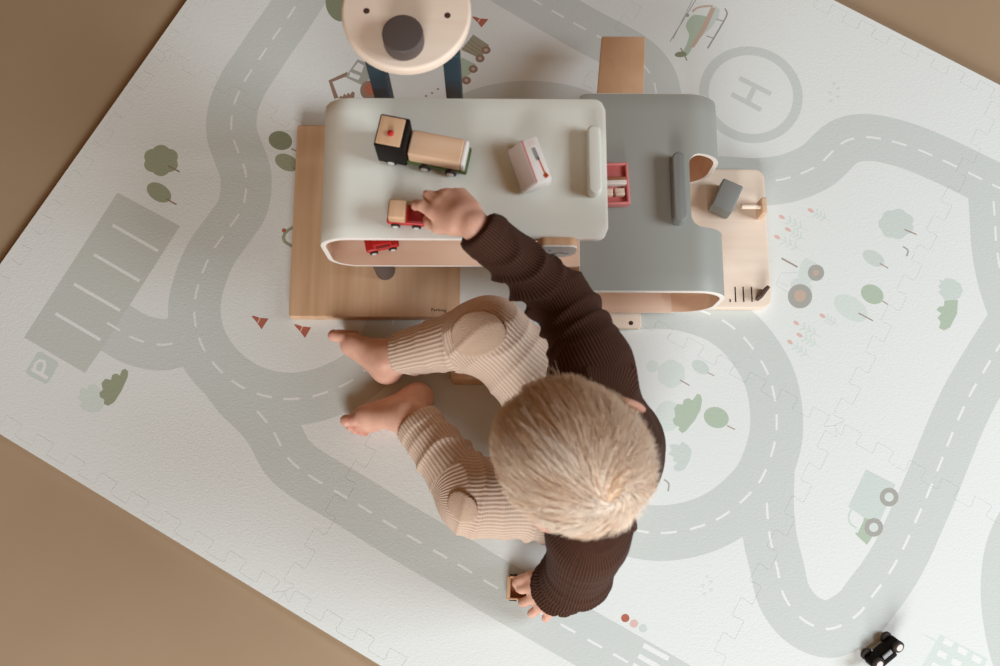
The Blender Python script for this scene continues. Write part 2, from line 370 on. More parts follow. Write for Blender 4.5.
# bushes in the ring
z = Z(620, 340, 4)
cloud('pale', z([(205, 135)])[0], 14, 6, 0.06, 1.0); ell('pale', z([(130, 105)])[0], 6, 6, 0); stroke('trunk', z([(240, 160), (278, 182)]), 1.2)
ell('sage', z([(322, 108)])[0], 9.8, 6.2, 33); stroke('trunk', z([(350, 130), (378, 143)]), 1.0)
ell('mid', z([(385, 310)])[0], 12.8, 10.4, 20); stroke('trunk', z([(428, 342), (460, 358)]), 1.2)
ell('pale', z([(190, 305)])[0], 13, 15.5, 10)
poly('mid', z([(308, 216), (322, 218), (329, 240), (322, 280), (300, 320), (262, 366), (248, 372), (234, 360), (238, 348), (218, 340), (210, 318), (222, 305), (216, 275), (228, 256), (250, 258), (256, 238), (274, 232), (290, 242)]))
poly('sage', z([(196, 420), (214, 416), (240, 420), (248, 404), (270, 420), (287, 440), (280, 480), (258, 518), (235, 526), (216, 520), (214, 505), (230, 492), (212, 484), (214, 468), (192, 455), (206, 440)]))
stroke('grey', z([(176, 558), (195, 575), (192, 605)]), 1.6, True)
ell('sage', (427, 473), 10, 6, 60)
# bus
z = Z(830, 440, 5.55)
poly('sage', z([(200, 162), (364, 246), (300, 405), (280, 445), (190, 432), (100, 370)])); poly('mid', z([(188, 432), (140, 522), (205, 582), (240, 530), (262, 445)]))
stroke('line', z([(185, 440), (150, 515)]), 1.2)
stroke('sage', z([(120, 384), (104, 420), (112, 462), (148, 490)]), 1.9, True)
for c in ((328, 317), (243, 485)): ell('tract', z([c])[0], 9.4, 9.4, 0); ell('mist', z([c])[0], 4.6, 4.6, 0)
# traffic light, building, confetti
z = Z(600, 560, 6.25)
for c, k in (((158, 363), 'red'), ((212, 397), 'blush'), ((268, 427), 'sage')): ell(k, z([c])[0], 4.2, 4.2, 0)
z = Z(900, 520, 4.56)
poly('pale', z([(184, 520), (400, 632), (330, 770), (40, 770)])); stroke('mist', z([(110, 522), (165, 552)]), 1.4)
for i in range(3):
    for j in range(3):
        c = (220+i*65-j*28, 560+i*38+j*55); poly('line', z([(c[0]-14, c[1]-24), (c[0]+26, c[1]-2), (c[0]+14, c[1]+22), (c[0]-26, c[1]+2)]))
for cx, cy in ((834, 93), (707, 586)):
    for k, (dx, dy) in enumerate(((0, -9), (4, -4), (-4, 0), (4, 4), (-3, 8))): poly('mist', [(cx+dx-2.6, cy+dy-1.5), (cx+dx+2.4, cy+dy-1.8), (cx+dx+.3, cy+dy+2.4)])
for cx, cy in ((432, 93), (426, 96), (438, 89)): ell('umber', (cx, cy), 1.2, 0.9, 20)

# jigsaw tiles and edging strips (mat frame: origin at the lower left corner of the mat)
O0 = np.array(G(-84, 383)); E1 = np.array(G(284, 607))-O0; E1 /= np.linalg.norm(E1); E2 = np.array([-E1[1], E1[0]])
def uv(u, v): return O0+E1*u+E2*v
us = [0.017, 0.585, 1.122, 1.66]; vs_ = [0.017, 0.579, 1.141]; U0, U1, V0, V1 = 0.0, 1.677, 0.0, 1.158
TD = 0.0086
def teeth(a, b, sign=1, n=11):
    a, b = np.array(a, float), np.array(b, float); d = (b-a)/n; nn = np.array([-d[1], d[0]])/np.linalg.norm(d)*TD*sign
    pts = []
    for k in range(n):
        for f, s in ((0.0 if k else 0.03, -1 if k else 0), (0.24, -1), (0.27, -0.7), (0.235, 0.7), (0.26, 1), (0.74, 1), (0.765, 0.7), (0.73, -0.7), (0.76, -1)):
            pts.append(a+d*(k+f)+nn*s)
    return [a]+pts[1:]            # the end point is left to the next curve
def curve(p, q):                  # same points whichever way it is walked
    if (p[0], p[1]) <= (q[0], q[1]): return teeth(p, q)+[np.array(q, float)]
    return (teeth(q, p)+[np.array(p, float)])[::-1]
def inset(pts, d):
    P = [np.array(p) for p in pts]; N = len(P); out = []
    for i in range(N):
        a, b, c = P[i-1], P[i], P[(i+1) % N]; e0 = (b-a)/np.linalg.norm(b-a); e1 = (c-b)/np.linalg.norm(c-b)
        n0, n1 = np.array([-e0[1], e0[0]]), np.array([-e1[1], e1[0]]); m = n0+n1; m /= max(np.linalg.norm(m), 1e-6)
        out.append(b+m*d/max(0.5, m @ n1))
    return out
pieces = []                       # (name, outline in world xy)
for j in range(2):
    for i in range(3):
        c = [(us[i], vs_[j]), (us[i+1], vs_[j]), (us[i+1], vs_[j+1]), (us[i], vs_[j+1])]
        ol = []
        for k in range(4): ol += curve(c[k], c[(k+1) % 4])[:-1]
        pieces.append(('foam_tile', ol))
for i in range(3):
    ub, ue = (U0 if i == 0 else us[i]), (U1 if i == 2 else us[i+1])
    a = curve((us[i], vs_[0]), (us[i+1], vs_[0]))
    pieces.append(('edge_strip', ([(ub, V0), (ue, V0)] + ([(U1, vs_[0])] if False else []) + a[::-1])))
    a = curve((us[i], vs_[2]), (us[i+1], vs_[2]))
    pieces.append(('edge_strip', (a + [(ue, V1), (ub, V1)])))
for j in range(2):
    vb, ve = (V0 if j == 0 else vs_[j]), (V1 if j == 1 else vs_[j+1])
    a = curve((us[0], vs_[j]), (us[0], vs_[j+1])); pieces.append(('edge_strip', [(U0, ve), (U0, vb)]+a))
    a = curve((us[3], vs_[j]), (us[3], vs_[j+1])); pieces.append(('edge_strip', [(U1, vb), (U1, ve)]+a[::-1]))
pieces = [(n, inset([uv(*p) for p in ol], 0.0001)) for n, ol in pieces]

def build_mat():
    V, F, own = [], [], []
    for pi, (n, ol) in enumerate(pieces):
        F.append(list(range(len(V), len(V)+len(ol)))); V += [Vector((float(p[0]), float(p[1]))) for p in ol]; own.append(('p', pi))
    for li, (polys, key) in enumerate(layers):
        for pl in polys:
            if sum(pl[i-1][0]*pl[i][1]-pl[i][0]*pl[i-1][1] for i in range(len(pl))) < 0: pl = pl[::-1]
            F.append(list(range(len(V), len(V)+len(pl)))); V += [Vector((float(p[0]), float(p[1]))) for p in pl]; own.append(('l', li))
    nv, ne, nf, ov, oe, of = geometry.delaunay_2d_cdt(V, [], F, 1, 1e-6)
    groups = {i: [] for i in range(len(pieces))}
    for f, ids in zip(nf, of):
        tl = [own[k][1] for k in ids if own[k][0] == 'p']
        if not tl: continue
        ly = [own[k][1] for k in ids if own[k][0] == 'l']
        groups[tl[0]].append((f, PKEYS.index(layers[max(ly)][1]) if ly else 0))
    root = empty('play_mat', (float(uv(0.84, 0.58)[0]), float(uv(0.84, 0.58)[1]), -0.012))
    tag(root, 'cream foam puzzle play mat printed with pale green roads and trees', 'play mat')
    rl = root.location
    for pi, (name, ol) in enumerate(pieces):
        bm = bmesh.new(); vm = {}
        for f, mi in groups[pi]:
            vv = []
            for k in f:
                if k not in vm: vm[k] = bm.verts.new((nv[k][0]-rl.x, nv[k][1]-rl.y, 0.012))
                vv.append(vm[k])
            a, b, c = [v.co for v in vv[:3]]
            if (b-a).cross(c-a).z < 0: vv = vv[::-1]
            try: bm.faces.new(vv).material_index = mi
            except ValueError: pass
        n = len(ol); top = [bm.verts.new((p[0]-rl.x, p[1]-rl.y, 0.012)) for p in ol]; bot = [bm.verts.new((p[0]-rl.x, p[1]-rl.y, 0.0)) for p in ol]
        for i in range(n): bm.faces.new((bot[i], bot[(i+1) % n], top[(i+1) % n], top[i]))
        me = bpy.data.meshes.new(name); bm.to_mesh(me); bm.free()
        used = sorted({p.material_index for p in me.polygons})
        for u in used: me.materials.append(PC[PKEYS[u]])
        rm = {u: i for i, u in enumerate(used)}
        for p in me.polygons: p.material_index = rm[p.material_index]
        o = bpy.data.objects.new(name, me); COL.objects.link(o); o.parent = root
    return root
build_mat()
# ------------------------------------------------------------------ toy garage
GZ0, GZ1, GZ2 = 0.018, 0.140, 0.255          # board top, lower deck, upper deck
def shell(name, path, y0, y1, th, mats, parent, r_start, r_end, cut=None):
    """bent plywood: a profile path (x, z) with the inside on its left, swept along y; plan corners rounded at both free ends"""
    P = [np.array(p, float) for p in path]
    Q = [P[0]]
    for a, b in zip(P, P[1:]):
        n = max(1, int(np.linalg.norm(b-a)/0.004)); Q += [a+(b-a)*i/n for i in range(1, n+1)]
    P = np.array(Q); N = len(P); d = np.r_[0, np.cumsum(np.linalg.norm(np.diff(P, axis=0), axis=1))]
    T = np.gradient(P, axis=0); T /= np.linalg.norm(T, axis=1)[:, None]; NN = np.stack([-T[:, 1], T[:, 0]], 1)
    bm = bmesh.new(); rows = []
    def shrink(x, r): return 0.0 if x >= r or r <= 0 else r-math.sqrt(max(0, r*r-(r-x)**2))
    K = 10
    for i in range(N):
        e0 = shrink(d[i], r_start); e1 = shrink(d[-1]-d[i], r_end); e = max(e0, e1)
        row = []
        for k in range(K+1):
            y = (y0+e)+(y1-y0-2*e)*k/K
            o = P[i]; q = P[i]+NN[i]*th
            row.append((bm.verts.new((o[0], y, o[1])), bm.verts.new((q[0], y, q[1]))))
        rows.append(row)
    def q(a, b, c, dd, mi):
        f = bm.faces.new((a, b, c, dd)); f.material_index = mi
    for i in range(N-1):
        for k in range(K):
            q(rows[i][k][0], rows[i+1][k][0], rows[i+1][k+1][0], rows[i][k+1][0], 0)
            q(rows[i][k][1], rows[i][k+1][1], rows[i+1][k+1][1], rows[i+1][k][1], 1)
        q(rows[i][0][0], rows[i][0][1], rows[i+1][0][1], rows[i+1][0][0], 2)
        q(rows[i][K][0], rows[i+1][K][0], rows[i+1][K][1], rows[i][K][1], 2)
    for k in range(K):
        q(rows[0][k][0], rows[0][k+1][0], rows[0][k+1][1], rows[0][k][1], 2)
        q(rows[-1][k][0], rows[-1][k][1], rows[-1][k+1][1], rows[-1][k+1][0], 2)
    bmesh.ops.recalc_face_normals(bm, faces=bm.faces)
    es = [e for e in bm.edges if len(e.link_faces) == 2 and {f.material_index for f in e.link_faces} in ({0, 2},)]
    bmesh.ops.bevel(bm, geom=es, offset=0.0012, segments=2, affect='EDGES', profile=0.5, material=2)
    me = bpy.data.meshes.new(name); bm.to_mesh(me); bm.free()
    for m in mats: me.materials.append(m)
    o = bpy.data.objects.new(name, me); COL.objects.link(o)
    if cut is not None:
        cm = bpy.data.meshes.new('cut'); cut.bm.to_mesh(cm); cut.bm.free(); cm.materials.append(mats[2]); co = bpy.data.objects.new('cut', cm); COL.objects.link(co)
        md = o.modifiers.new('b', 'BOOLEAN'); md.object = co; md.operation = 'DIFFERENCE'; md.solver = 'EXACT'; md.material_mode = 'TRANSFER'
        bpy.context.view_layer.update(); dg = bpy.context.evaluated_depsgraph_get()
        nm = bpy.data.meshes.new_from_object(o.evaluated_get(dg)); o.modifiers.clear(); o.data = nm
        bpy.data.objects.remove(co); nm.name = name
    o.data.polygons.foreach_set('use_smooth', [True]*len(o.data.polygons)); o.data.set_sharp_from_angle(angle=0.7)
    if parent is not None: o.parent = parent
    return o
def arc(cx, cz, r, a0, a1, n=14): return [(cx+r*math.cos(math.radians(a0+(a1-a0)*i/n)), cz+r*math.sin(math.radians(a0+(a1-a0)*i/n))) for i in range(n+1)]

gar = tag(empty('toy_garage', (0.0, 0.42, 0.0)), 'two-level wooden toy parking garage with sage and blue-grey decks on the mat', 'toy garage')
def at(o):                                    # meshes are written in world coordinates; keep them where they are under the moved empty
    o.matrix_parent_inverse = Matrix.Translation(-Vector(o.parent.location)); return o
# left base board with its print
b = MB(); b.prism(rrect(-0.275, 0.281, -0.040, 0.562, 0.003), 0.0, 0.020, 0.0012)
board = at(b.build('base_board', M['beech'], gar))
cu = bpy.data.curves.new('word', 'FONT'); cu.body = 'Parking'; cu.size = 0.0062; cu.extrude = 0.0001; cu.space_character = 1.15
to = bpy.data.objects.new('word', cu); COL.objects.link(to); bpy.context.view_layer.update()
wm = bpy.data.meshes.new_from_object(to.evaluated_get(bpy.context.evaluated_depsgraph_get())); bpy.data.objects.remove(to)
wm.transform(Matrix.Translation((G(431, 311, 0.02)[0], G(431, 311, 0.02)[1], 0.0202)) @ Matrix.Rotation(-0.05, 4, 'Z')); wm.materials.clear(); wm.materials.append(M['ink'])
wo = bpy.data.objects.new('printed_word', wm); COL.objects.link(wo); wo.parent = gar; at(wo); tag(wo, 'small dark word printed on the corner of the board')
# upper deck: sage shell with a wood-lined bottom shelf
R2 = (GZ2-0.1345)/2
path = [(0.1375, GZ2)]+arc(-0.198+0.036, GZ2-0.036, 0.036, 90, 180, 12)+arc(-0.198+0.036, GZ2-2*R2+0.036, 0.036, 180, 270, 12)+[(0.115, GZ2-2*R2)]
up = at(shell('upper_deck', path, 0.321, 0.494, 0.0062, [M['sage'], M['shelf_wood'], M['rim']], gar, 0.014, 0.0)); tag(up, 'sage green deck bent round at its left end')
b = MB(); b.prism(rrect(0.1135, 0.3705, 0.1290, 0.453, 0.007), GZ2-0.0003, GZ2+0.019, 0.0025, seg=3); at(b.build('bumper_bar', M['sage'], gar)); 
# lower deck: blue-grey shell bent down at its right end, with a doorway cut from the bend
R1 = (GZ1-0.0185)/2
path = [(0.112, 0.0185)]+arc(0.3075-0.046, GZ1-2*R1+0.046, 0.046, -90, 0, 12)+arc(0.3075-0.046, GZ1-0.046, 0.046, 0, 90, 12)+[(0.1145, GZ1)]
cut = MB()
cut.prism(rrect(0.2595, 0.374, 0.42, 0.474, (0.02, 0.016, 0.016, 0.02), 6), 0.0172, 0.25)
lo_ = at(shell('lower_deck', path, 0.288, 0.557, 0.0062, [M['bluegrey'], M['shaded_shelf_wood'], M['rim']], gar, 0.0, 0.014, cut)); tag(lo_, 'blue-grey deck bent down at its right end with a doorway cut in it')
b = MB(); b.prism(rrect(0.2335, 0.3745, 0.2505, 0.467, 0.0085), GZ1-0.0003, GZ1+0.021, 0.0025, seg=3); at(b.build('bumper_bar', M['bluegrey_dark'], gar))
# wooden floor inside the lower level, tab with a peg hole, right apron
b = MB(); b.prism(rrect(0.105, 0.2865, 0.252, 0.556, 0.001), 0.0185+0.0064, 0.0285, 0.001); at(b.build('level_floor', M['shelf_wood'], gar))
b = MB(); b.prism(rrect(0.09, 0.268, 0.212, 0.57, 0.004), 0.0, 0.0118, 0.001); tab = at(b.build('support_board', M['beech_pale'], gar))
b = MB(); b.lathe(disc_prof(0.0032, 0.0112, 0.0121, 0.0002, 2), (G(631, 323, 0.012)[0], G(631, 323, 0.012)[1], 0), 16); at(b.build('peg_hole', M['hole'], gar))
b = MB(); b.prism(rrect(0.214, 0.296, 0.394, 0.500, 0.014), 0.0, 0.0165, 0.0015)
apron = at(b.build('apron_board', M['beech_pale'], gar))
for k, px in enumerate((729.5, 735, 743, 751.3)):
    x, y0 = G(px, 287, 0.0165); y1 = G(px, 302, 0.0165)[1]
    if k == 0: y0 = y1+0.004
    b = MB(); b.box((x, (y0+y1)/2, 0.0164), (0.0017, y0-y1, 0.001)); at(b.build('slot', M['ink'], gar))
# pump block, barrier, sign on the apron
b = MB(); b.box((G(726, 198, 0.035)[0], G(726, 198, 0.035)[1], 0.0165+0.0150), (0.0300, 0.043, 0.030), math.radians(-25), 0.0022); at(b.build('fuel_pump', M['bluegrey_dark'], gar))
b = MB(); gx, gy = G(759.5, 211, 0.02); b.box((gx, gy, 0.0165+0.014), (0.0075, 0.024, 0.028), 0, 0.0015); post = at(b.build('barrier_post', M['beech_x'], gar))
b = MB(); b.lathe(disc_prof(0.0036, 0, 0.027, 0.001, 3), (0, 0, 0), 16, mtx=Matrix.Translation((gx-0.003, gy+0.001, 0.036)) @ Matrix.Rotation(-PI/2, 4, 'Y')); at(b.build('barrier_arm', M['beech_pale'], gar))
b = MB(); sx, sy = G(763, 293, 0.03); b.box((sx, sy, 0.0165+0.012), (0.019, 0.005, 0.024), math.radians(52), 0.001); at(b.build('sign_plate', M['darkbrown'], gar))
# ramp behind the lower deck
b = MB()
ax0, ax1 = 0.142, 0.203
b.box((0, 0, 0), (1, 1, 1)); 
vs = list(b.bm.verts)
for v in vs:
    s, t, u = v.co.x > 0, v.co.y > 0, v.co.z > 0
    xx = (0.158 if not s else 0.219) if t else (ax0 if not s else ax1); yy = 0.672 if t else 0.552; zz = (0.078 if t else 0.139)-(0 if u else 0.0075)
    v.co = (xx, yy, zz)
bmesh.ops.bevel(b.bm, geom=list(b.bm.edges), offset=0.001, segments=2, affect='EDGES', profile=0.5)
at(b.build('ramp', M['ramp_wood'], gar))
# dark column under the upper deck, tower at the back
b = MB(); b.lathe(disc_prof(0.0135, 0.0199, 0.1346, 0.001, 2), (-0.1435, 0.3465, 0), 28); at(b.build('column', M['knob'], gar))
for x in (-0.1300, -0.0425):
    b = MB(); b.box((x, 0.521, 0.0199+0.155), (0.0190, 0.026, 0.31), 0, 0.002); at(b.build('tower_leg', M['teal'], gar))
dcx, dcy = -0.0915, 0.5555; DZ = 0.330
b = MB(); b.lathe(disc_prof(0.0715, DZ, DZ+0.016, 0.004, 5), (dcx, dcy, 0), 64)
disc = at(b.build('tower_platform', M['beech_pale'], gar)); tag(disc, 'round pale wooden platform with two small holes')
for px, py in ((366.5, 11), (447.5, 15.5)):
    x, y = G(px, py, DZ+0.016); b = MB(); b.lathe(disc_prof(0.0035, DZ+0.0155, DZ+0.0163, 0.0002, 2), (x, y, 0), 16); at(b.build('drilled_hole', M['hole'], gar))
kx, ky = G(402.5, 33, DZ+0.037)
b = MB(); b.lathe(disc_prof(0.0222, DZ+0.0158, DZ+0.037, 0.002, 4), (kx, ky, 0), 40); at(b.build('tower_knob', M['knob'], gar))
# round sign clipped to the front edge of the upper deck
sgx, _ = G(557, 246, 0.255); SY0, SY1, SZ = 0.3090, 0.3205, 0.2440
b = MB()
prof = rrect(-0.0225, -0.0225, 0.0225, 0.0225, (0.010, 0.010, 0.0215, 0.0215), 8)
MX = Matrix.Translation((sgx, SY1, SZ)) @ Matrix.Rotation(PI/2, 4, 'X')
b.prism(prof, 0.0, SY1-SY0-0.0014, 0.0008, 0, 2, MX); b.prism(prof, SY1-SY0-0.0014, SY1-SY0, 0.0, 1, 2, MX)
sg = at(b.build('sign_disc', [M['beech'], M['white']], gar)); tag(sg, 'wooden sign with a white face')
b = MB()
for (x, z, w_, h_, r_) in ((-0.008, 0.006, 0.003, 0.003, 0), (0.002, -0.004, 0.012, 0.0016, 12), (-0.004, -0.009, 0.008, 0.0014, -10), (0.011, -0.006, 0.007, 0.0014, 8)):
    b.box((0, 0, 0), (w_, 0.0004, h_), mtx=Matrix.Translation((0, 0, 0)))
    vs = [v for v in b.bm.verts if not v.tag]
    for v in vs:
        v.tag = True; c, s = math.cos(math.radians(r_)), math.sin(math.radians(r_)); vx, vz = v.co.x, v.co.z
        v.co = (sgx+x+vx*c-vz*s, SY0+v.co.y, SZ+z+vx*s+vz*c)
at(b.build('printed_marks', M['ink'], gar))
# ------------------------------------------------------------------ wooden toy vehicles
def wheel(parent, x, y, z, r=0.0065, w=0.005, side=1, tyre='tyre', hub='hub'):
    b = MB(); T = Matrix.Translation((x, y, z)) @ Matrix.Rotation(-side*PI/2, 4, 'X')
    b.lathe(disc_prof(r, -w/2, w/2, r*0.18, 3), n=24, mtx=T); wh = b.build('wheel', M[tyre], parent)
    b = MB(); b.lathe(disc_prof(r*0.62, w/2-0.0003, w/2+0.0007, 0.0004, 2), n=20, mtx=T); b.build('hub', M[hub], wh)
def four_wheels(p, xs, y, r, w=0.005, **k):
    for x in xs:
        for s in (-1, 1): wheel(p, x, s*y, r, r, w, s, **k)
def px_angle(a, b, z): 
    p, q = G(*a, z), G(*b, z); return math.atan2(q[1]-p[1], q[0]-p[0])

# black and wood lorry
a = px_angle((463, 160), (411, 150), 0.285); x, y = G(421.5, 149, 0.275)
t = tag(empty('toy_truck', (x, y, GZ2+0.0004), a), 'black-cab toy truck with a wooden box body and olive chassis on the sage deck', 'toy truck'); t.scale = (1.09, 1.09, 1.09)
b = MB(); b.box((-0.008, 0, 0.0085), (0.086, 0.030, 0.007), 0, 0.0022); b.build('chassis', M['green'], t)
b = MB(); b.box((-0.0165, 0, 0.012+0.0105), (0.0555, 0.0275, 0.021), 0, 0.0018); b.build('box_body', M['beech_x'], t)
b = MB(); b.box((-0.0465, 0, 0.012+0.0100), (0.0042, 0.0272, 0.020), 0, 0.0012); b.build('tail_board', M['white'], t)
b = MB(); b.box((0.0285, 0, 0.005+0.0225), (0.0315, 0.0350, 0.045), 0, 0.0022); cab = b.build('cab', M['black'], t)
b = MB(); b.box((0.0300, 0, 0.0502), (0.0255, 0.0305, 0.0016), 0, 0.0007); b.build('cab_roof', M['beech'], cab)
b = MB(); b.lathe([(0, 0), (0.0028, 0), (0.0034, 0.0014), (0.0030, 0.0032), (0.0016, 0.0042), (0, 0.0045)], (0.029, 0.003, 0.0508), 16); b.build('roof_light', M['red'], cab)
four_wheels(t, (-0.034, -0.006, 0.030), 0.0150, 0.0062, 0.005)

# small white van
a = px_angle((541, 189), (524, 142), 0.275); x, y = G(530, 165, 0.272)
t = tag(empty('toy_van', (x, y, GZ2), a), 'small white toy van with red stripe beside the sage bumper bar', 'toy van')
def extr(pts, x0, x1, bevel, mi=0):
    return dict(pts=pts, x0=x0, x1=x1, bevel=bevel, mi=mi)
def xprism(b, pts, x0, x1, bevel=0.0, mi=0):          # a (y, z) section drawn out along x
    T = Matrix(((0, 0, 1, 0), (1, 0, 0, 0), (0, 1, 0, 0), (0, 0, 0, 1)))
    b.prism(pts, x0, x1, bevel, mi, 2, T, True)
b = MB(); xprism(b, [(-0.0165, 0.0035), (0.0175, 0.0035), (0.0175, 0.011), (0.0015, 0.0285), (-0.0165, 0.0285)], -0.0275, 0.0275, 0.0018); b.build('body', M['white'], t)
b = MB(); xprism(b, [(0.0169, 0.0124), (0.0179, 0.0127), (0.0031, 0.0289), (0.0022, 0.0283)], -0.0255, 0.0255); b.build('side_panel', M['pinkgrey'], t)
b = MB(); b.box((0, 0.0012, 0.0286), (0.052, 0.0012, 0.0008)); b.box((-0.0105, -0.0105, 0.0286), (0.026, 0.0014, 0.0006), 0.06, mi=1); b.box((-0.0215, -0.0112, 0.0286), (0.0052, 0.0052, 0.0006), 0.3, 0.0002, mi=1); b.build('stripe', [M['pink'], M['orange']], t)
b = MB(); b.box((0.0065, -0.0085, 0.0286), (0.0155, 0.0042, 0.0006), 0.05); b.box((0.0195, -0.0085, 0.0286), (0.006, 0.006, 0.0004), 0.05, mi=1); b.build('printed_marks', [M['greyprint'], M['pinkgrey']], t)
four_wheels(t, (-0.017, 0.017), 0.0150, 0.0056, 0.004, tyre='pinkgrey')

# red pickup under the right hand
x, y = G(406.5, 214, 0.268); a = px_angle((430, 219), (390, 216), 0.268)
RC = tag(empty('toy_car', (x, y, GZ2), a), 'red toy pickup with a wooden roof held under the right hand', 'toy car')
b = MB(); b.box((0, 0, 0.0085), (0.044, 0.0235, 0.009), 0, 0.0028); b.build('body', M['red'], RC)
b = MB(); b.box((0.0095, 0, 0.0130+0.0085), (0.0195, 0.0225, 0.017), 0, 0.0022); b.build('cab', M['beech'], RC)
b = MB(); b.box((-0.0115, 0, 0.0135), (0.018, 0.0185, 0.0022), 0, 0.0009); b.build('load_bed', M['red_dark'], RC)
four_wheels(RC, (-0.012, 0.012), 0.0118, 0.0055, 0.004)

# red saloon on the shelf below
x, y = G(381, 238, 0.155)
t = tag(empty('toy_car', (x, y-0.003, 0.1411), 0.22), 'small red toy car on the wooden shelf under the sage deck', 'toy car')
b = MB(); b.box((0, 0, 0.0085), (0.042, 0.022, 0.009), 0, 0.003); b.build('body', M['red'], t)
b = MB(); xprism(b, [(-0.0105, 0.012), (0.0105, 0.012), (0.0078, 0.0225), (-0.0078, 0.0225)], -0.011, 0.013, 0.0018); c = b.build('cabin', M['red'], t)
for s in (-1, 1):
    b = MB(); b.box((0.001, s*0.00925, 0.0168), (0.018, 0.0012, 0.0062), mtx=Matrix.Rotation(s*0.24, 4, 'X')); b.build('window', M['red_dark'], c)
four_wheels(t, (-0.012, 0.012), 0.0110, 0.0052, 0.004)

# raspberry convertible on the lower deck
x, y = G(613, 185, 0.15)
t = tag(empty('toy_car', (x, y, GZ1), PI/2+0.04), 'raspberry pink open toy car with wooden seats on the blue-grey deck', 'toy car')
b = MB(); b.box((0, 0, 0.0055), (0.056, 0.040, 0.005), 0, 0.002)
for yy in (-1, 1): b.box((0, yy*0.0180, 0.0115), (0.056, 0.004, 0.010), 0, 0.0015)
b.box((-0.0262, 0, 0.0115), (0.0036, 0.038, 0.010), 0, 0.0014); b.box((0.0262, 0, 0.0115), (0.0036, 0.038, 0.010), 0, 0.0014); b.build('body', M['pink'], t)
b = MB(); b.box((0.0165, 0, 0.0095), (0.017, 0.0318, 0.004), 0, 0.0008); b.box((-0.0165, 0, 0.0088), (0.015, 0.0318, 0.002), 0, 0.0005); b.build('interior', M['pink_in'], t)
b = MB(); b.box((0.0055, 0, 0.0125), (0.0042, 0.0320, 0.013), 0, 0.0008, mi=0); b.box((0.0005, 0, 0.0125), (0.0056, 0.0322, 0.0145), 0, 0.0008, mi=1); b.build('windscreen', [M['brownwood'], M['rim']], t)
for yy in (-0.0075, 0.0075):
    b = MB(); b.box((-0.0095, yy, 0.0115), (0.0070, 0.0125, 0.006), 0, 0.001); b.box((-0.0145, yy, 0.0130), (0.0036, 0.0115, 0.0105), 0, 0.001); b.build('seat', M['beech_pale'], t)
four_wheels(t, (-0.016, 0.016), 0.0190, 0.0050, 0.003, tyre='pink_in')

# black car tipped over on the mat
t = tag(empty('toy_car', (0, 0, 0)), 'black toy car tipped over on the mat with pale hubs facing up', 'toy car')
ang = math.atan2(15, 20); xl = Vector((math.cos(ang), math.sin(ang), 0)); n = Vector((math.sin(ang), -math.cos(ang), 0)); zz = Vector((0, 0, 1))
side = n*0.50+zz*0.866; upv = n*0.866-zz*0.50      # its right flank and its roof
Rm = Matrix((xl, -side, upv)).transposed()
if Rm.determinant() < 0: Rm = Matrix((-xl, -side, upv)).transposed()
b = MB(); b.box((0, 0, 0.0105), (0.050, 0.0175, 0.010), 0, 0.003); b.build('body', M['black'], t)
b = MB(); xprism(b, [(-0.0085, 0.015), (0.0085, 0.015), (0.0065, 0.0255), (-0.0065, 0.0255)], -0.013, 0.012, 0.002); b.build('cabin', M['black'], t)
for s in (-1, 1):
    b = MB(); b.box((0, s*0.0098, 0.0082), (0.0145, 0.0024, 0.0058), 0, 0.0006); b.build('running_board', M['greyprint'], t)
four_wheels(t, (-0.0172, 0.0172), 0.0118, 0.0078, 0.005)
lo = Rm @ Vector((0, 0, 0.0105)); zmin = 0
for o in t.children_recursive:
    for v in o.data.vertices: zmin = min(zmin, (Rm @ v.co).z)
cx_, cy_ = G(884, 652, 0.018); t.matrix_world = Matrix.Translation((cx_-lo.x, cy_-lo.y, -zmin+0.0002)) @ Rm.to_4x4()

# little wooden trailer under the left hand, plank under the right leg
x, y = G(521, 588, 0.012)
TR = tag(empty('toy_trailer', (x, y, 0.0), -0.03), 'small open wooden toy trailer pinned under the left hand', 'toy trailer')
b = MB(); b.box((0, 0, 0.0075), (0.038, 0.0300, 0.004), 0, 0.0008); b.build('trailer_bed', M['brownwood'], TR)
b = MB(); b.box((-0.0165, 0, 0.0115), (0.005, 0.0300, 0.012), 0, 0.0008); b.box((0.0165, 0, 0.0115), (0.005, 0.0300, 0.012), 0, 0.0008); b.box((0, 0.0138, 0.0115), (0.034, 0.0024, 0.012), 0, 0.0006); b.box((0, -0.0138, 0.0115), (0.034, 0.0024, 0.012), 0, 0.0006); b.build('rail', M['beech'], TR)
four_wheels(TR, (-0.010, 0.010), 0.0160, 0.0050, 0.0025)
b = MB(); fx, fy = G(453, 385, 0.0)
b.prism([(fx, fy), (fx+0.105, fy), (fx+0.105, fy+0.075), (fx-0.004, fy+0.075)], 0.0002, 0.0185, 0.0)
for v in b.bm.verts:
    if v.co.z > 0.01 and v.co.y < fy+0.01: v.co.y += 0.007; v.co.x -= 0.002
bmesh.ops.bevel(b.bm, geom=list(b.bm.edges), offset=0.001, segments=2, affect='EDGES', profile=0.5)
tag(b.build('wooden_plank', M['ramp_wood']), 'loose wooden plank lying on the mat under the right knee', 'plank')
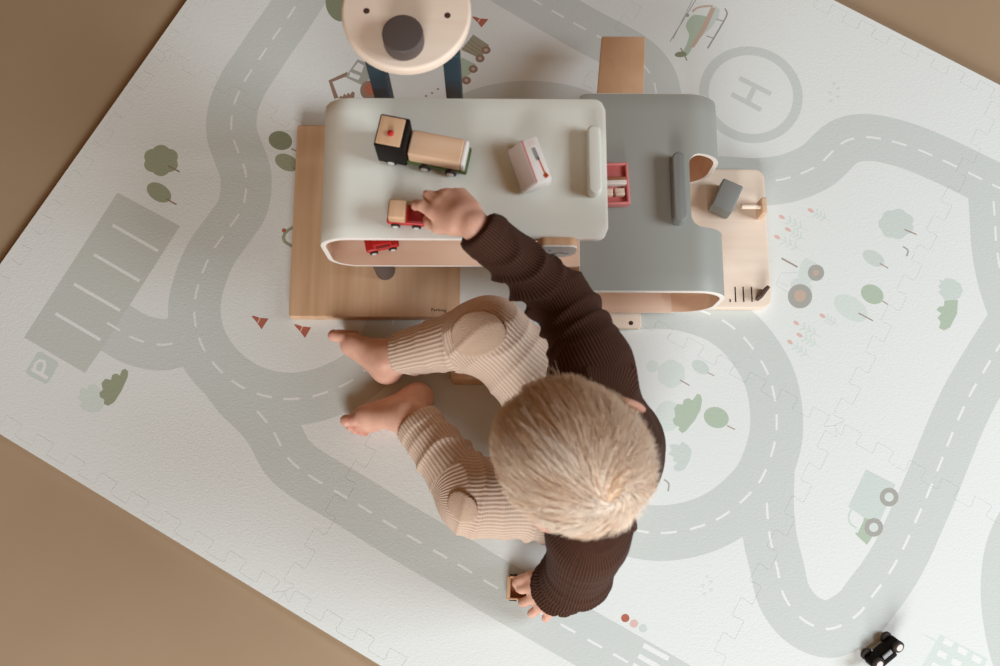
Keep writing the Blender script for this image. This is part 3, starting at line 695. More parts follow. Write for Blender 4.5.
# ------------------------------------------------------------------ the child: implicit surfaces -> meshes
class Field:
    def __init__(s, lo, hi, res):
        s.lo = np.array(lo, float); s.res = res; s.n = np.ceil((np.array(hi)-s.lo)/res).astype(int)+1
        s.a = np.full(s.n, 0.05, np.float32)
    def sub(s, lo, hi):
        i0 = np.maximum(0, np.floor((np.array(lo)-s.lo)/s.res).astype(int)); i1 = np.minimum(s.n, np.ceil((np.array(hi)-s.lo)/s.res).astype(int)+1)
        sl = tuple(slice(a, max(a, b)) for a, b in zip(i0, i1))
        g = np.meshgrid(*[s.lo[k]+s.res*np.arange(sl[k].start, sl[k].stop) for k in range(3)], indexing='ij')
        return sl, np.stack(g, -1)
    def _join(s, sl, d, k, cut=False):
        a = s.a[sl]; d = d.astype(np.float32)
        if cut:
            a, d = -a, d
            h = np.maximum(k-np.abs(a-d), 0)/k; s.a[sl] = -(np.minimum(a, d)-h*h*k/4)
        else:
            h = np.maximum(k-np.abs(a-d), 0)/k; s.a[sl] = np.minimum(a, d)-h*h*k/4
    def cone(s, a, b, ra, rb, k=0.01, cut=False):
        a, b = np.array(a, float), np.array(b, float); m = max(ra, rb)+k+0.012
        sl, P = s.sub(np.minimum(a, b)-m, np.maximum(a, b)+m)
        ba = b-a; l2 = ba @ ba+1e-12; rr = ra-rb; a2 = max(l2-rr*rr, 1e-12); il2 = 1/l2
        pa = P-a; y = pa @ ba; z = y-l2; q = pa*l2-y[..., None]*ba; x2 = np.einsum('...i,...i', q, q); y2 = y*y*l2; z2 = z*z*l2
        kk = np.sign(rr)*rr*rr*x2
        d = np.where(np.sign(z)*a2*z2 > kk, np.sqrt(x2+z2)*il2-rb, np.where(np.sign(y)*a2*y2 < kk, np.sqrt(x2+y2)*il2-ra, (np.sqrt(np.maximum(x2*a2*il2, 0))+y*rr)*il2-ra))
        s._join(sl, d, k, cut)
    def ball(s, c, r, k=0.01, cut=False): s.cone(c, np.array(c, float)+1e-4, r, r, k, cut)
    def ell(s, c, axes, rad, k=0.01, cut=False):
        c = np.array(c, float); m = max(rad)+k+0.012; sl, P = s.sub(c-m, c+m); A = np.array(axes, float)
        q = (P-c) @ A.T; r = np.array(rad); k0 = np.sqrt(((q/r)**2).sum(-1)); k1 = np.sqrt(((q/r**2)**2).sum(-1))+1e-9
        s._join(sl, np.where(k0 < 1e-3, -min(r), k0*(k0-1)/k1), k, cut)
    def halfspace(s, p, n, box=None):
        """keep what lies on the side n points away from; box limits the cut"""
        p, n = np.array(p, float), np.array(n, float); n = n/np.linalg.norm(n)
        lo, hi = (s.lo, s.lo+s.res*s.n) if box is None else box
        sl, P = s.sub(lo, hi); s.a[sl] = np.maximum(s.a[sl], ((P-p) @ n).astype(np.float32))
    def mesh(s, smooth=2):
        a = s.a; ins = a < 0; nx, ny, nz = a.shape
        c = np.zeros((nx-1, ny-1, nz-1), np.int8)
        for i in (0, 1):
            for j in (0, 1):
                for k in (0, 1): c += ins[i:nx-1+i, j:ny-1+j, k:nz-1+k]
        act = (c > 0) & (c < 8); idx = np.full(c.shape, -1, np.int64); ijk = np.argwhere(act); idx[act] = np.arange(len(ijk))
        acc = np.zeros((len(ijk), 3)); cnt = np.zeros(len(ijk))
        I = ijk.T
        corners = [(i, j, k) for i in (0, 1) for j in (0, 1) for k in (0, 1)]
        for p in corners:
            for ax in range(3):
                if p[ax] == 1: continue
                q = list(p); q[ax] = 1
                v0 = a[I[0]+p[0], I[1]+p[1], I[2]+p[2]]; v1 = a[I[0]+q[0], I[1]+q[1], I[2]+q[2]]
                m = (v0 < 0) != (v1 < 0); t = np.where(m, v0/np.where(m, v0-v1, 1), 0)
                pt = np.array(p, float)[None, :].repeat(len(ijk), 0); pt[:, ax] += t
                acc[m] += pt[m]; cnt[m] += 1
        V = s.lo+s.res*(ijk+acc/cnt[:, None])
        F = []
        for ax in range(3):
            u, w = [(1, 2), (2, 0), (0, 1)][ax]
            sl0 = [slice(None)]*3; sl1 = [slice(None)]*3; sl0[ax] = slice(0, -1); sl1[ax] = slice(1, None)
            A, B = ins[tuple(sl0)], ins[tuple(sl1)]; e = np.argwhere(A != B); fl = A[A != B]
            ok = (e[:, u] > 0) & (e[:, w] > 0) & (e[:, u] < a.shape[u]-1) & (e[:, w] < a.shape[w]-1); e, fl = e[ok], fl[ok]
            def cell(du, dw):
                x = e.copy(); x[:, u] -= du; x[:, w] -= dw; return idx[x[:, 0], x[:, 1], x[:, 2]]
            q = np.stack([cell(1, 1), cell(0, 1), cell(0, 0), cell(1, 0)], 1); q[~fl] = q[~fl][:, ::-1]; F.append(q)
        F = np.concatenate(F)
        for _ in range(smooth): V = relax(V, F, 0.5)
        return V, F
def relax(V, F, f):
    acc = np.zeros_like(V); cnt = np.zeros(len(V))
    for i in range(4):
        a, b = F[:, i], F[:, (i+1) % 4]
        np.add.at(acc, a, V[b]); np.add.at(cnt, a, 1); np.add.at(acc, b, V[a]); np.add.at(cnt, b, 1)
    return V*(1-f)+f*acc/cnt[:, None]
def normals(V, F):
    n = np.cross(V[F[:, 2]]-V[F[:, 0]], V[F[:, 3]]-V[F[:, 1]]); N = np.zeros_like(V)
    for i in range(4): np.add.at(N, F[:, i], n)
    return N/(np.linalg.norm(N, axis=1)[:, None]+1e-12)
def tomesh(name, V, F, mat, origin, attrs=None, parent=None):
    me = bpy.data.meshes.new(name); me.from_pydata((V-origin).tolist(), [], F.tolist()); me.update()
    me.polygons.foreach_set('use_smooth', [True]*len(me.polygons)); me.materials.append(mat)
    for k, v in (attrs or {}).items():
        if v.ndim == 1: me.attributes.new(k, 'FLOAT', 'POINT').data.foreach_set('value', v.astype(np.float32))
        else: me.attributes.new(k, 'FLOAT_COLOR', 'POINT').data.foreach_set('color', np.c_[v, np.ones(len(v))].astype(np.float32).ravel())
    o = bpy.data.objects.new(name, me); COL.objects.link(o)
    if parent is not None: o.parent = parent
    else: o.location = origin
    return o
def unit(v): v = np.array(v, float); return v/np.linalg.norm(v)
def vnoise(P, f, seed=0):
    r = np.random.default_rng(seed); o = np.zeros(len(P))
    for k in range(5):
        d = unit(r.normal(size=3)); o += np.sin(P @ d*f*(0.7+0.25*k)*2*PI+r.uniform(0, 6.28))
    return o/5
A3 = lambda px, py, z: np.array(G3(px, py, z))

# --- joints
HC = A3(574, 456, 0.385); hd = unit((-0.72, 0.69, 0)); PITCH = math.radians(22)
hf = hd*math.cos(PITCH)-np.array([0, 0, math.sin(PITCH)]); hu = hd*math.sin(PITCH)+np.array([0, 0, math.cos(PITCH)]); hs = np.cross(hf, hu); _r = math.radians(15); hs, hu = hs*math.cos(_r)+hu*math.sin(_r), hu*math.cos(_r)-hs*math.sin(_r)
HA = np.stack([hf, hs, hu]); HR = np.array([0.0775, 0.0655, 0.071])
def hl(f, s, u): return HC+hf*f+hs*s+hu*u
NECK = np.array([0.112, 0.070, 0.298])
PEL = np.array([0.126, 0.074, 0.080]); MID = np.array([0.129, 0.084, 0.172]); CH = np.array([0.121, 0.084, 0.235])
SHR = A3(592, 358, 0.262); ELR = A3(561, 300, 0.238); WRR = A3(476, 227, 0.304)
SHL = A3(588, 540, 0.255); ELL = A3(577, 573, 0.150); WRL = A3(560, 586, 0.060)
HPR = np.array([0.118, 0.128, 0.078]); KNR = A3(489, 334, 0.124); ANR = A3(395, 358, 0.046)
HPL = np.array([0.112, 0.036, 0.074]); KNL = A3(476, 499, 0.082); ANL = A3(416, 421, 0.046)

def hand(F, W, d, n, lsign, pose, L=0.044):
    """palm, four fingers and a thumb; d wrist->knuckles, n out of the back of the hand"""
    d = unit(d); n = unit(n-d*(np.dot(n, d))); l = np.cross(n, d)*lsign        # l points to the thumb side
    offs = (0.0195, 0.0066, -0.0064, -0.0185); lens = (0.0135, 0.0150, 0.0140, 0.0112); fr = (0.0064, 0.0062, 0.0058, 0.0053)
    F.cone(W-d*0.004, W+d*0.012, 0.0150, 0.0150, 0.010)
    tips = []
    for i in range(4):
        K = W+d*(L-(0.004 if i in (0,) else 0.007 if i == 3 else 0.001))+l*offs[i]-n*0.001*abs(i-1.5)
        F.cone(W+d*0.010+l*offs[i]*0.6, K, 0.0118, 0.0074, 0.007)
        p = K; ang = 0.0; spread = pose['spread'][i]; dd = unit(d+l*spread)
        for j, (cv, sc) in enumerate(zip(pose['curl'][i], (1.0, 0.78, 0.66))):
            ang += math.radians(cv); v = dd*math.cos(ang)-n*math.sin(ang); q = p+v*lens[i]*1.05*sc*(1.1 if j == 0 else 1)
            r0 = fr[i]*(1.08, 1.0, 0.94)[j]; r1 = fr[i]*(1.0, 0.94, 0.84)[j]
            F.cone(p, q, r0, r1, 0.0016 if j else 0.0035); p = q
        tips.append(p)
    tb = W+d*0.012+l*0.015-n*0.004; t1 = tb+unit(pose['t0'][0]*d+pose['t0'][1]*l-pose['t0'][2]*n)*0.021; t2 = t1+unit(pose['t1'][0]*d+pose['t1'][1]*l-pose['t1'][2]*n)*0.0165; t3 = t2+unit(pose['t2'][0]*d+pose['t2'][1]*l-pose['t2'][2]*n)*0.011
    F.cone(tb, t1, 0.0105, 0.0075, 0.008); F.cone(t1, t2, 0.0074, 0.0070, 0.003); F.cone(t2, t3, 0.0070, 0.0058, 0.003)
    return tips+[t3]
def foot(F, AN, HE, TO, dors, lat):
    """AN ankle, HE heel, TO tip of the big toe; dors out of the instep, lat towards the little toe"""
    t = unit(TO-HE); dors = unit(dors-t*np.dot(dors, t)); lat = unit(lat-t*np.dot(lat, t)-dors*np.dot(lat, dors)); Lf = np.linalg.norm(TO-HE)
    B = HE+t*(Lf-0.030)
    F.cone(AN, HE+t*0.010, 0.0230, 0.0185, 0.012); F.ball(HE+t*0.006, 0.0185, 0.010)
    F.cone(AN+t*0.006, B+dors*0.003, 0.0210, 0.0118, 0.014)
    F.cone(HE+t*0.012, B-dors*0.003, 0.0170, 0.0125, 0.012); F.cone(HE+t*0.015+lat*0.010, B+lat*0.024-dors*0.004-t*0.006, 0.0140, 0.0098, 0.012)
    F.cone(B, B+lat*0.012, 0.0122, 0.0112, 0.010)
    ends = []
    for i, (o, L, r) in enumerate(((-0.002, 0.0225, 0.0088), (0.0105, 0.0215, 0.0062), (0.0185, 0.0180, 0.0058), (0.0255, 0.0140, 0.0054), (0.0315, 0.0090, 0.0050))):
        o = o*1.08; r *= 0.96; a = B+lat*o+t*0.003-dors*0.002; m = a+t*L*0.6+dors*0.0040; e = a+t*L*1.08-dors*0.0015
        F.cone(a, m, r*1.0, r*0.86, 0.0025); F.cone(m, e, r*0.86, r*1.0, 0.0012); ends.append(e+dors*r*0.9)
    F.ball(AN+np.cross(t, dors)*0.019-t*0.002, 0.0085, 0.010); F.ball(AN-np.cross(t, dors)*0.019-t*0.002, 0.0085, 0.010)
    return ends

def build_person():
    F = Field((-0.245, -0.135, -0.004), (0.245, 0.365, 0.49), 0.0021)
    # trunk and neck
    F.cone(PEL, MID, 0.076, 0.068, 0.03); F.cone(MID, CH, 0.068, 0.064, 0.03)
    F.cone(SHR-(SHR-SHL)*0.22, SHL+(SHR-SHL)*0.22, 0.046, 0.046, 0.03); F.cone(CH, NECK, 0.05, 0.034, 0.03); F.cone(NECK, hl(-0.028, 0, -0.045), 0.030, 0.031, 0.015)
    # limbs
    F.cone(SHR, ELR, 0.029, 0.0225, 0.02); F.cone(ELR, WRR, 0.0225, 0.0160, 0.012); F.cone(SHL, ELL, 0.029, 0.0225, 0.02); F.cone(ELL, WRL, 0.0225, 0.0160, 0.012)
    for a, b, c in ((HPR, KNR, ANR), (HPL, KNL, ANL)): F.cone(a, b, 0.052, 0.036, 0.03); F.cone(b, c, 0.035, 0.0225, 0.02)
    # head
    F.ell(HC, HA, HR, 0.01); F.ell(hl(0.022, 0, -0.046), HA, (0.050, 0.050, 0.046), 0.03); F.ell(hl(0.050, 0, -0.074), HA, (0.020, 0.022, 0.016), 0.02)
    for s in (-1, 1):
        F.ell(hl(0.054, s*0.030, -0.042), HA, (0.024, 0.024, 0.024), 0.02)                      # cheek
        F.ell(hl(0.084, s*0.0265, -0.014), HA, (0.013, 0.015, 0.010), 0.010, True)              # eye socket
        F.ell(hl(0.066, s*0.0265, -0.0155), HA, (0.0125, 0.0130, 0.0110), 0.004)                # closed lid over the eye
        F.ell(hl(-0.006, s*0.0715, -0.020), (unit(hf*0.94-hs*s*0.3), unit(hs*s+hf*0.3), hu), (0.0150, 0.0055, 0.0205), 0.004)   # ear
        F.ell(hl(-0.001, s*0.0780, -0.018), HA, (0.0070, 0.0040, 0.0110), 0.004, True); F.ball(hl(0.0, s*0.0700, -0.038), 0.0055, 0.005)
    F.cone(hl(0.074, 0, -0.016), hl(0.0855, 0, -0.034), 0.0066, 0.0086, 0.009); F.ball(hl(0.078, 0.007, -0.037), 0.0052, 0.005); F.ball(hl(0.078, -0.007, -0.037), 0.0052, 0.005)
    F.ell(hl(0.0745, 0, -0.0530), HA, (0.0070, 0.0150, 0.0042), 0.005); F.ell(hl(0.0730, 0, -0.0605), HA, (0.0070, 0.0125, 0.0044), 0.005); F.ell(hl(0.0810, 0, -0.0566), HA, (0.0042, 0.0160, 0.0010), 0.002, True)
    # hands and feet
    up = np.array([0, 0, 1.0])
    dR = unit(A3(430, 187, 0.290)-WRR)
    hand(F, WRR+dR*0.010, dR, unit(up+dR*0.1), 1, dict(spread=(0.16, 0.05, -0.05, -0.16), curl=((2, 36, 26), (8, 72, 42), (10, 76, 45), (12, 76, 45)), t0=(0.75, 0.5, 0.45), t1=(0.95, 0.05, 0.5), t2=(0.9, -0.25, 0.55)))
    dL = unit(A3(526, 610, 0.038)-WRL)
    hand(F, WRL+dL*0.000, dL, unit(up*1.0-dL*0.1), -1, dict(spread=(0.30, 0.10, -0.12, -0.34), curl=((22, 34, 22), (18, 30, 20), (18, 30, 20), (20, 34, 22)), t0=(0.7, 0.7, 0.1), t1=(0.95, 0.2, 0.25), t2=(0.95, 0.0, 0.35)), 0.038)
    tR = foot(F, ANR+np.array([-0.012, 0.0, -0.006]), A3(392, 372, 0.024), A3(334, 332, 0.034), np.array([0.25, 0.80, 0.45]), np.array([0.0, 0.35, -0.93]))
    tL = foot(F, ANL+np.array([-0.008, 0.008, -0.006]), A3(424, 396, 0.022), A3(345, 424, 0.020), np.array([-0.1, -0.80, 0.60]), np.array([0.0, -0.58, -0.80]))
    F.halfspace((0, 0, 0.0006), (0, 0, -1))
    V, Fc = F.mesh(1)
    # skin tints: lips, cheeks, nose, brows, closed-eye line, scalp under the hair, rosy toes and knuckles
    base = np.array(S(224, 174, 150)[:3]); C = np.tile(base, (len(V), 1))
    def mixin(w, col):
        nonlocal C
        w = np.clip(w, 0, 1)[:, None]; C = C*(1-w)+w*np.array(S(*col)[:3])
    L = (V-HC) @ HA.T; E = L/HR; inh = (np.linalg.norm(E, axis=1) < 1.55) & (V[:, 2] > 0.27)
    gz = lambda c, r: np.exp(-(((L-np.array(c))/np.array(r))**2).sum(1))*inh
    for s in (-1, 1):
        mixin(gz((0.070, s*0.036, -0.040), (0.03, 0.015, 0.014))*0.45, (222, 138, 120)); mixin((gz((0.078, s*0.0265, -0.0215), (0.02, 0.0095, 0.0013)) > 0.35)*0.8, (96, 62, 48))
        mixin((gz((0.08, s*0.027, 0.004), (0.02, 0.012, 0.0028)) > 0.45)*0.5, (176, 128, 92)); mixin(gz((-0.006, s*0.076, -0.02), (0.02, 0.008, 0.024))*0.4, (226, 140, 122))
    mixin(gz((0.085, 0, -0.034), (0.01, 0.010, 0.008))*0.3, (222, 138, 120)); mixin((gz((0.078, 0, -0.0567), (0.012, 0.0155, 0.0072)) > 0.42)*0.75, (200, 110, 100))
    En = E/(np.linalg.norm(E, axis=1)[:, None]+1e-9); hairy = inh & (En[:, 2] > -0.34+0.95*np.maximum(0, En[:, 0])) & (np.linalg.norm(E, axis=1) < 1.12)
    mixin(hairy*1.0, (226, 188, 148))
    for tips in (tR, tL):
        for e in tips: mixin(np.exp(-((V-e)**2).sum(1)/0.011**2)*0.4, (204, 122, 104)); mixin((((V-e)**2).sum(1) < 0.0036**2)*0.6, (238, 200, 186))
    m, nt, b = newmat('skin')
    at_ = nt.nodes.new('ShaderNodeAttribute'); at_.attribute_name = 'tint'
    tc = nt.nodes.new('ShaderNodeTexCoord'); ns = nt.nodes.new('ShaderNodeTexNoise'); ns.inputs['Scale'].default_value = 60; ns.inputs['Detail'].default_value = 4
    link(nt, tc.outputs['Object'], ns.inputs['Vector']); mx = nt.nodes.new('ShaderNodeMix'); mx.data_type = 'RGBA'; mx.blend_type = 'MULTIPLY'
    rp = nt.nodes.new('ShaderNodeValToRGB'); rp.color_ramp.elements[0].color = (0.86, 0.78, 0.75, 1); rp.color_ramp.elements[1].color = (1, 1, 1, 1); rp.color_ramp.elements[0].position = 0.3; rp.color_ramp.elements[1].position = 0.65
    link(nt, ns.outputs['Fac'], rp.inputs['Fac']); mx.inputs[0].default_value = 0.7; link(nt, at_.outputs['Color'], mx.inputs[6]); link(nt, rp.outputs['Color'], mx.inputs[7]); link(nt, mx.outputs[2], b.inputs['Base Color'])
    b.inputs['Roughness'].default_value = 0.5; b.inputs['Subsurface Weight'].default_value = 0.15; b.inputs['Subsurface Radius'].default_value = (0.006, 0.002, 0.001); b.inputs['Subsurface Scale'].default_value = 1.0; b.inputs['Specular IOR Level'].default_value = 0.35
    org = np.array([PEL[0], PEL[1], 0.0])
    person = tag(tomesh('person', V, Fc, m, org, {'tint': C}), 'barefoot blond toddler in brown ribbed sweater and beige trousers, reaching for toys from the mat', 'person')
    clothes(person, org); hair(person, org)

def bonecoords(V, bones):
    """for every vertex the nearest bone: distance along it, distance round it, and which bone"""
    best = np.full(len(V), 1e9); v = np.zeros(len(V)); u = np.zeros(len(V)); w = np.zeros(len(V), int)
    for i, (a, b, r, v0) in enumerate(bones):
        a, b = np.array(a), np.array(b); ax = unit(b-a); L = np.linalg.norm(b-a); t = np.clip((V-a) @ ax, 0, L); q = V-a-t[:, None]*ax; d = np.linalg.norm(q, axis=1)/r
        e1 = unit(np.cross(ax, (0.3, 0.2, 0.93))); e2 = np.cross(ax, e1); m = d < best; tt = (V-a) @ ax
        best[m] = d[m]; v[m] = (v0+tt)[m]; u[m] = (np.arctan2(q @ e2, q @ e1)*r)[m]; w[m] = i
    return u, v, w
def knit(name, c0, c1, pitch, bump, fuzz, cross=0.0, rough=0.9):
    m, nt, b = newmat(name)
    N = nt.nodes
    def attr(n): a = N.new('ShaderNodeAttribute'); a.attribute_name = n; return a.outputs['Fac']
    def math_(op, x, y=None, val=None):
        k = N.new('ShaderNodeMath'); k.operation = op; link(nt, x, k.inputs[0])
        if y is not None: link(nt, y, k.inputs[1])
        if val is not None: k.inputs[1].default_value = val
        return k.outputs[0]
    s = math_('MULTIPLY_ADD', math_('SINE', math_('MULTIPLY', attr('rib_u'), val=2*PI/pitch)), val=0.5); s.node.inputs[2].default_value = 0.5
    tc = N.new('ShaderNodeTexCoord'); ns = N.new('ShaderNodeTexNoise'); ns.inputs['Scale'].default_value = fuzz; ns.inputs['Detail'].default_value = 3; link(nt, tc.outputs['Object'], ns.inputs['Vector'])
    h = math_('ADD', math_('MULTIPLY', s, val=0.7), math_('MULTIPLY', ns.outputs['Fac'], val=0.6))
    if cross:
        c = math_('MULTIPLY', math_('SINE', math_('MULTIPLY', attr('rib_v'), val=2*PI/cross)), val=0.06); h = math_('ADD', h, c)
    rp = N.new('ShaderNodeValToRGB'); rp.color_ramp.elements[0].position = 0.25; rp.color_ramp.elements[1].position = 0.95; rp.color_ramp.elements[0].color = c0; rp.color_ramp.elements[1].color = c1
    link(nt, h, rp.inputs['Fac']); link(nt, rp.outputs['Color'], b.inputs['Base Color'])
    bp = N.new('ShaderNodeBump'); bp.inputs['Strength'].default_value = bump; bp.inputs['Distance'].default_value = 0.002; link(nt, h, bp.inputs['Height']); link(nt, bp.outputs['Normal'], b.inputs['Normal'])
    b.inputs['Roughness'].default_value = rough; b.inputs['Specular IOR Level'].default_value = 0.08; b.inputs['Sheen Weight'].default_value = 0.03; b.inputs['Sheen Roughness'].default_value = 0.5
    return m
def clothes(person, org):
    # sweater
    F = Field((-0.07, -0.13, 0.02), (0.24, 0.33, 0.37), 0.0022)
    F.cone(PEL+(0.002, 0, -0.01), MID, 0.082, 0.072, 0.03); F.cone(MID, CH, 0.072, 0.068, 0.03); F.cone(SHR-(SHR-SHL)*0.20, SHL+(SHR-SHL)*0.20, 0.050, 0.048, 0.03); F.cone(CH, NECK-(0, 0, 0.02), 0.056, 0.044, 0.03)
    eR = WRR+unit(ELR-WRR)*0.002; eL = WRL-unit(ELL-WRL)*0.034
    F.cone(SHR, ELR, 0.042, 0.034, 0.03); F.cone(ELR, eR-unit(ELR-WRR)*0.01, 0.034, 0.0262, 0.015); F.cone(SHL, ELL, 0.043, 0.037, 0.03); F.cone(ELL, eL-unit(ELL-WRL)*0.01, 0.036, 0.0300, 0.015)
    a = unit(ELR-WRR); F.halfspace(eR, -a, (eR-0.045-np.abs(a)*0, eR+0.045)); a = unit(ELL-WRL); F.halfspace(eL, -a, (eL-0.048, eL+0.048))
    F.halfspace((0, 0, 0.052), (0, 0, -1), (np.array([0.03, -0.03, 0]), np.array([0.25, 0.2, 0.06])))
    nd = unit(hl(-0.028, 0, -0.045)-NECK); F.halfspace(NECK+nd*0.004, nd, (NECK-0.06, NECK+0.07))
    V, Fc = F.mesh(2)
    bones = [(WRR, ELR, 0.030, 0.0), (ELR, SHR, 0.038, 0.13), (eL, ELL, 0.031, 0.0), (ELL, SHL, 0.040, 0.115), (PEL, CH, 0.080, 0.3)]
    u, v, w = bonecoords(V, bones); N = normals(V, Fc)
    ph = v*2*PI
    arm = np.clip((w < 4)*1.0, 0, 1); D = np.zeros(len(V))
    wob = vnoise(V, 9, 3)*2.6+np.sin(u/0.02)*0.8
    foldR = (1-np.abs(np.sin(ph/0.062+wob)))**1.5-0.30
    D += np.where(w < 2, 0.0108, 0.0)*foldR*np.clip(v/0.03-0.9, 0, 1)*np.clip(2.2-v/0.11, 0.1, 1)*np.clip(0.6+0.9*vnoise(V, 10, 5)+0.35*np.sin(u/0.03+1), 0.1, 1.2)
    foldL = (1-np.abs(np.sin(ph/0.054+wob*0.6)))**2
    D += np.where((w == 2) | (w == 3), 0.0082, 0.0)*foldL*np.clip(v/0.014-0.5, 0, 1)*np.clip(1.5-v/0.12, 0.15, 1)
    D += np.where(w == 4, 0.0035, 0.0)*(1-np.abs(np.sin(vnoise(V, 5, 8)*4+V[:, 2]*40)))**2
    D += np.where((w < 4) & (v < 0.022), 0.0012, 0.0)
    V = V+N*D[:, None]; V = relax(relax(V, Fc, 0.4), Fc, 0.3)
    sw = tomesh('sweater', V, Fc, knit('brown_rib_knit', S(46, 27, 20), S(84, 56, 43), 0.0034, 0.35, 900), org, {'rib_u': u, 'rib_v': v}, person)
    # trousers
    F = Field((-0.16, -0.06, -0.002), (0.23, 0.30, 0.19), 0.0022)
    F.cone(PEL, PEL+(0, 0, 0.045), 0.080, 0.072, 0.02)
    for a, b, c, r, cut in ((HPR, KNR, ANR, 0.0305, 0.013), (HPL, KNL, ANL, 0.0290, 0.002)):
        F.cone(a, b, 0.062, 0.0455, 0.03); F.cone(b, c-unit(b-c)*0.010, 0.0440, r, 0.02); n = unit(c-b); c = c-n*cut; F.halfspace(c, n, (c-0.06, c+0.06))
    F.halfspace((0, 0, 0.0006), (0, 0, -1))
    V, Fc = F.mesh(2)
    bones = [(ANR, KNR, 0.036, 0.0), (KNR, HPR, 0.052, 0.15), (ANL, KNL, 0.036, 0.0), (KNL, HPL, 0.052, 0.13), (PEL, PEL+(0, 0, 0.045), 0.08, 0.3)]
    u, v, w = bonecoords(V, bones); N = normals(V, Fc)
    wob = vnoise(V, 8, 11)*2.0; D = 0.0068*((1-np.abs(np.sin(v*2*PI/0.066+wob*1.1)))**1.6-0.25)*np.clip(v/0.03-0.7, 0, 1)*(0.5+0.5*vnoise(V, 10, 2))
    D = np.where(w < 2, D*0.5, D*0.95)
    D += np.where((w != 1) & (w != 3) & (w != 4) & (v < 0.019), 0.0017, 0.0)
    D *= np.clip((V[:, 2]-0.004)/0.012, 0, 1)
    V = V+N*D[:, None]; V = relax(relax(V, Fc, 0.4), Fc, 0.3); V[:, 2] = np.maximum(V[:, 2], 0.0006)
    tr = tomesh('trousers', V, Fc, knit('beige_rib_knit', S(198, 166, 144), S(224, 200, 180), 0.0056, 0.42, 650, 0.0031), org, {'rib_u': u, 'rib_v': v}, person)
    pm = plain('knee_patch_wool', S(208, 178, 154), 0.95, 0.9, 700, 0.10, 0.1)
    N = normals(V, Fc)
    for (kn, an, hp, px, py, z, ra, rb) in ((KNR, ANR, HPR, 474, 331, 0.172, 0.035, 0.028), (KNL, ANL, HPL, 466, 505, 0.118, 0.021, 0.017)):
        c = A3(px, py, z); i = np.argmin(((V-c)**2).sum(1)); c = V[i]; n0 = N[i]; ax = unit((kn-an)-n0*np.dot(kn-an, n0)); ay = np.cross(n0, ax)
        q = V-c; rr = (q @ ax/ra)**2+(q @ ay/rb)**2+(np.maximum(0, np.abs(q @ n0)-0.022)/0.004)**2
        sel = rr < 1; f = Fc[sel[Fc].all(1)]; ids = np.unique(f); rm = -np.ones(len(V), int); rm[ids] = np.arange(len(ids))
        P = V[ids].copy(); ec = {}
        for qd in rm[f]:
            for k in range(4): kk = tuple(sorted((int(qd[k]), int(qd[(k+1) % 4])))); ec[kk] = ec.get(kk, 0)+1
        bd = np.array(sorted({k for e_, c_ in ec.items() if c_ == 1 for k in e_})); qq = P[bd]-c; qn = (qq @ n0)[:, None]*n0; P[bd] = c+qn+(qq-qn)/np.sqrt(np.maximum(rr[ids][bd], 0.5))[:, None]
        edge = np.clip((1-rr[ids])/0.22, 0, 1); top = P+N[ids]*(0.0005+0.0010*np.sqrt(edge))[:, None]
        bm = bmesh.new(); vt = [bm.verts.new(x-org) for x in top]; vb = [bm.verts.new(x-N[k]*0.001-org) for x, k in zip(P, ids)]
        for qd in rm[f]: bm.faces.new([vt[k] for k in qd])
        for e in [e for e in bm.edges if len(e.link_faces) == 1]:
            i0, i1 = vt.index(e.verts[0]), vt.index(e.verts[1]); bm.faces.new((vt[i1], vt[i0], vb[i0], vb[i1]))
        bmesh.ops.delete(bm, geom=[x for x in bm.verts if not x.link_faces], context='VERTS'); bmesh.ops.recalc_face_normals(bm, faces=bm.faces)
        me = bpy.data.meshes.new('knee_patch'); bm.to_mesh(me); bm.free(); me.materials.append(pm); me.polygons.foreach_set('use_smooth', [True]*len(me.polygons))
        o = bpy.data.objects.new('knee_patch', me); COL.objects.link(o); o.parent = tr
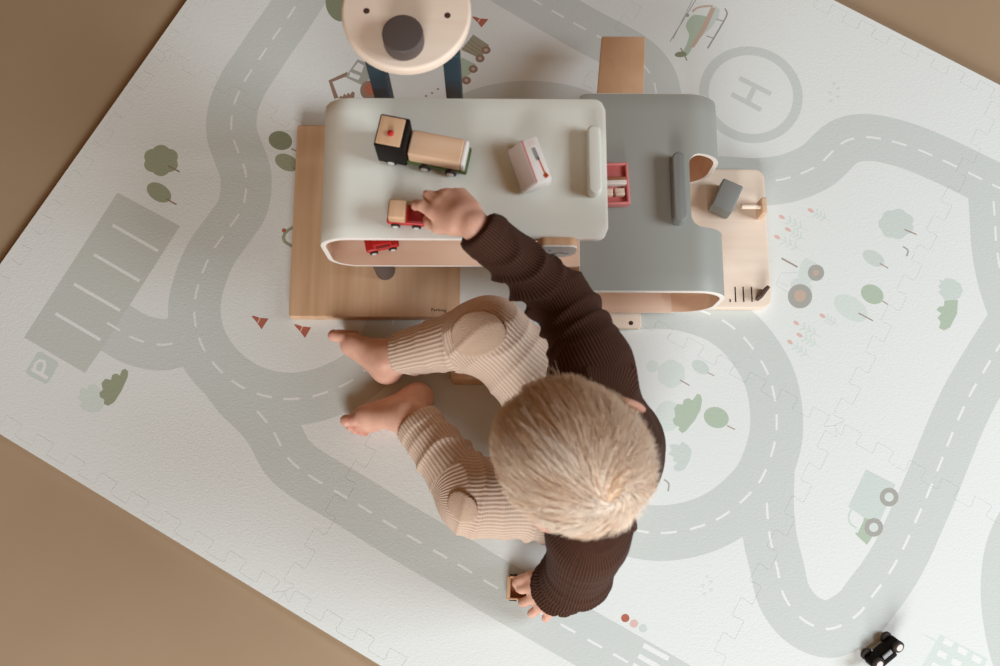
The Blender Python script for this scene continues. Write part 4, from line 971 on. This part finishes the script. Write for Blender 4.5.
def hair(person, org):
    crown = unit((-0.86, -0.02, 0.50)); verts, faces, tone = [], [], []
    R0 = HR+0.0005
    def surf(e, lift): return HC+(e*(R0+lift)) @ HA
    n = 0; tries = 0
    lockdir = rng.normal(size=(260, 3)); lockdir /= np.linalg.norm(lockdir, axis=1)[:, None]; lockphase = rng.uniform(-1, 1, 260); locktone = rng.uniform(0, 1, 260)
    def strand(e, L, steps, lift0, lift1, tn, jit, curl, r0=0.00046):
        nonlocal n
        pts = []; ed = e.copy()
        for k in range(steps+1):
            t = k/steps; pts.append(surf(ed, lift0+(lift1-lift0)*t*t))
            away = ed-crown; away -= ed*np.dot(away, ed); al = np.linalg.norm(away); away = away/(al+1e-6)
            side = np.cross(ed, away); sw = 0.95*math.exp(-al/0.55)+curl
            front = np.array([0.75, 0.0, -0.2]); front -= ed*np.dot(front, ed)
            dv = away*math.cos(sw)+side*math.sin(sw)+front*0.25+jit*0.09; dv -= ed*np.dot(dv, ed); dv /= np.linalg.norm(dv)
            ed = ed+dv*(L/steps)/0.073; ed /= np.linalg.norm(ed)
        base = len(verts); P = np.array(pts)
        for k in range(steps+1):
            tg = unit(P[min(k+1, steps)]-P[max(k-1, 0)]); nn = unit(P[k]-HC); bb = unit(np.cross(tg, nn)); nn = np.cross(bb, tg); t = k/steps; r = r0*(1-0.8*t**2)
            for a in (0.5*PI, 1.17*PI, 1.83*PI): verts.append(P[k]+(bb*math.cos(a)+nn*math.sin(a))*r); tone.append(tn)
        for k in range(steps):
            for j in range(3): a, b = base+3*k+j, base+3*k+(j+1) % 3; faces.append((a, b, b+3, a+3))
        faces.append((base+2, base+1, base, base)); n += 1
    while n < 6400 and tries < 60000:
        tries += 1
        e = rng.normal(size=3); e /= np.linalg.norm(e)
        if e[2] < -0.36+0.98*max(0, e[0])+0.03*rng.normal(): continue
        if abs(e[1]) > 0.80 and abs(e[0]+0.07) < 0.26 and e[2] < 0.02: continue            # the ears stay free
        lk = int(np.argmax(lockdir @ e)); jit = lockdir[(lk*7) % 260]
        ln = (0.046+0.024*max(0, e[0]+0.3))*(0.8+0.4*rng.random()); ln = min(ln, 0.07) if e[0] > -0.3 else ln*0.75
        if e[0] > 0.40: ln *= 0.46
        if abs(e[1]) > 0.7: ln *= 0.6
        strand(e, ln, 9, 0.0005, 0.0050+0.0035*rng.random()+0.0025*lockphase[lk], 0.6*locktone[lk]+0.4*rng.random(), jit+0.25*rng.normal(size=3), 0.30*lockphase[lk]+0.12*rng.normal())
    # a few loose wisps standing off the forehead
    for k in range(16):
        e = unit((0.60+0.25*rng.random(), 0.45+0.45*rng.random(), 0.22+0.2*rng.random())); strand(e, 0.034+0.014*rng.random(), 9, 0.003, 0.026+0.016*rng.random(), rng.random(), rng.normal(size=3)*0.5, 0.2*rng.normal(), 0.00040)
    V = np.array(verts)-org
    me = bpy.data.meshes.new('hair'); me.from_pydata(V.tolist(), [], [f if f[2] != f[3] else f[:3] for f in faces]); me.update()
    me.polygons.foreach_set('use_smooth', [True]*len(me.polygons)); me.attributes.new('tone', 'FLOAT', 'POINT').data.foreach_set('value', np.array(tone, np.float32))
    m, nt, b = newmat('blond_hair'); a = nt.nodes.new('ShaderNodeAttribute'); a.attribute_name = 'tone'; rp = nt.nodes.new('ShaderNodeValToRGB')
    rp.color_ramp.elements[0].color = S(230, 192, 156); rp.color_ramp.elements[1].color = S(254, 242, 226); link(nt, a.outputs['Fac'], rp.inputs['Fac']); link(nt, rp.outputs['Color'], b.inputs['Base Color'])
    b.inputs['Roughness'].default_value = 0.42; b.inputs['Specular IOR Level'].default_value = 0.5; me.materials.append(m)
    o = bpy.data.objects.new('hair', me); COL.objects.link(o); o.parent = person
build_person()
# ------------------------------------------------------------------ light: a window, an added second daylight and the warm room
def look(o, p): 
    d = Vector(p)-o.location; o.rotation_euler = d.to_track_quat('-Z', 'Y').to_euler()
w = bpy.data.worlds.new('room_light'); SC.world = w; w.use_nodes = True
w.node_tree.nodes['Background'].inputs['Color'].default_value = (1.0, 0.54, 0.22, 1); w.node_tree.nodes['Background'].inputs['Strength'].default_value = 0.20
def area_daylight(name, loc, tgt, sx, sy, e, col):
    ld = bpy.data.lights.new(name, 'AREA'); ld.shape = 'RECTANGLE'; ld.size = sx; ld.size_y = sy; ld.energy = e; ld.color = col
    lo = bpy.data.objects.new(name, ld); COL.objects.link(lo); lo.location = loc; look(lo, tgt)
area_daylight('window_daylight', (2.3, 0.0, 1.7), (0.1, 0.2, 0), 1.0, 1.0, 54, (0.86, 0.985, 1.09))
area_daylight('second_daylight', (-0.1, -2.0, 1.25), (0.1, 0.2, 0), 1.2, 1.0, 62, (0.91, 0.98, 1.03))  # unseen second daylight, added for the brightness gradient over the mat
SC.view_settings.view_transform = 'Standard'; SC.view_settings.look = 'None'; SC.view_settings.gamma = 1.0; SC.view_settings.exposure = -0.08
SC.view_settings.use_curve_mapping = False
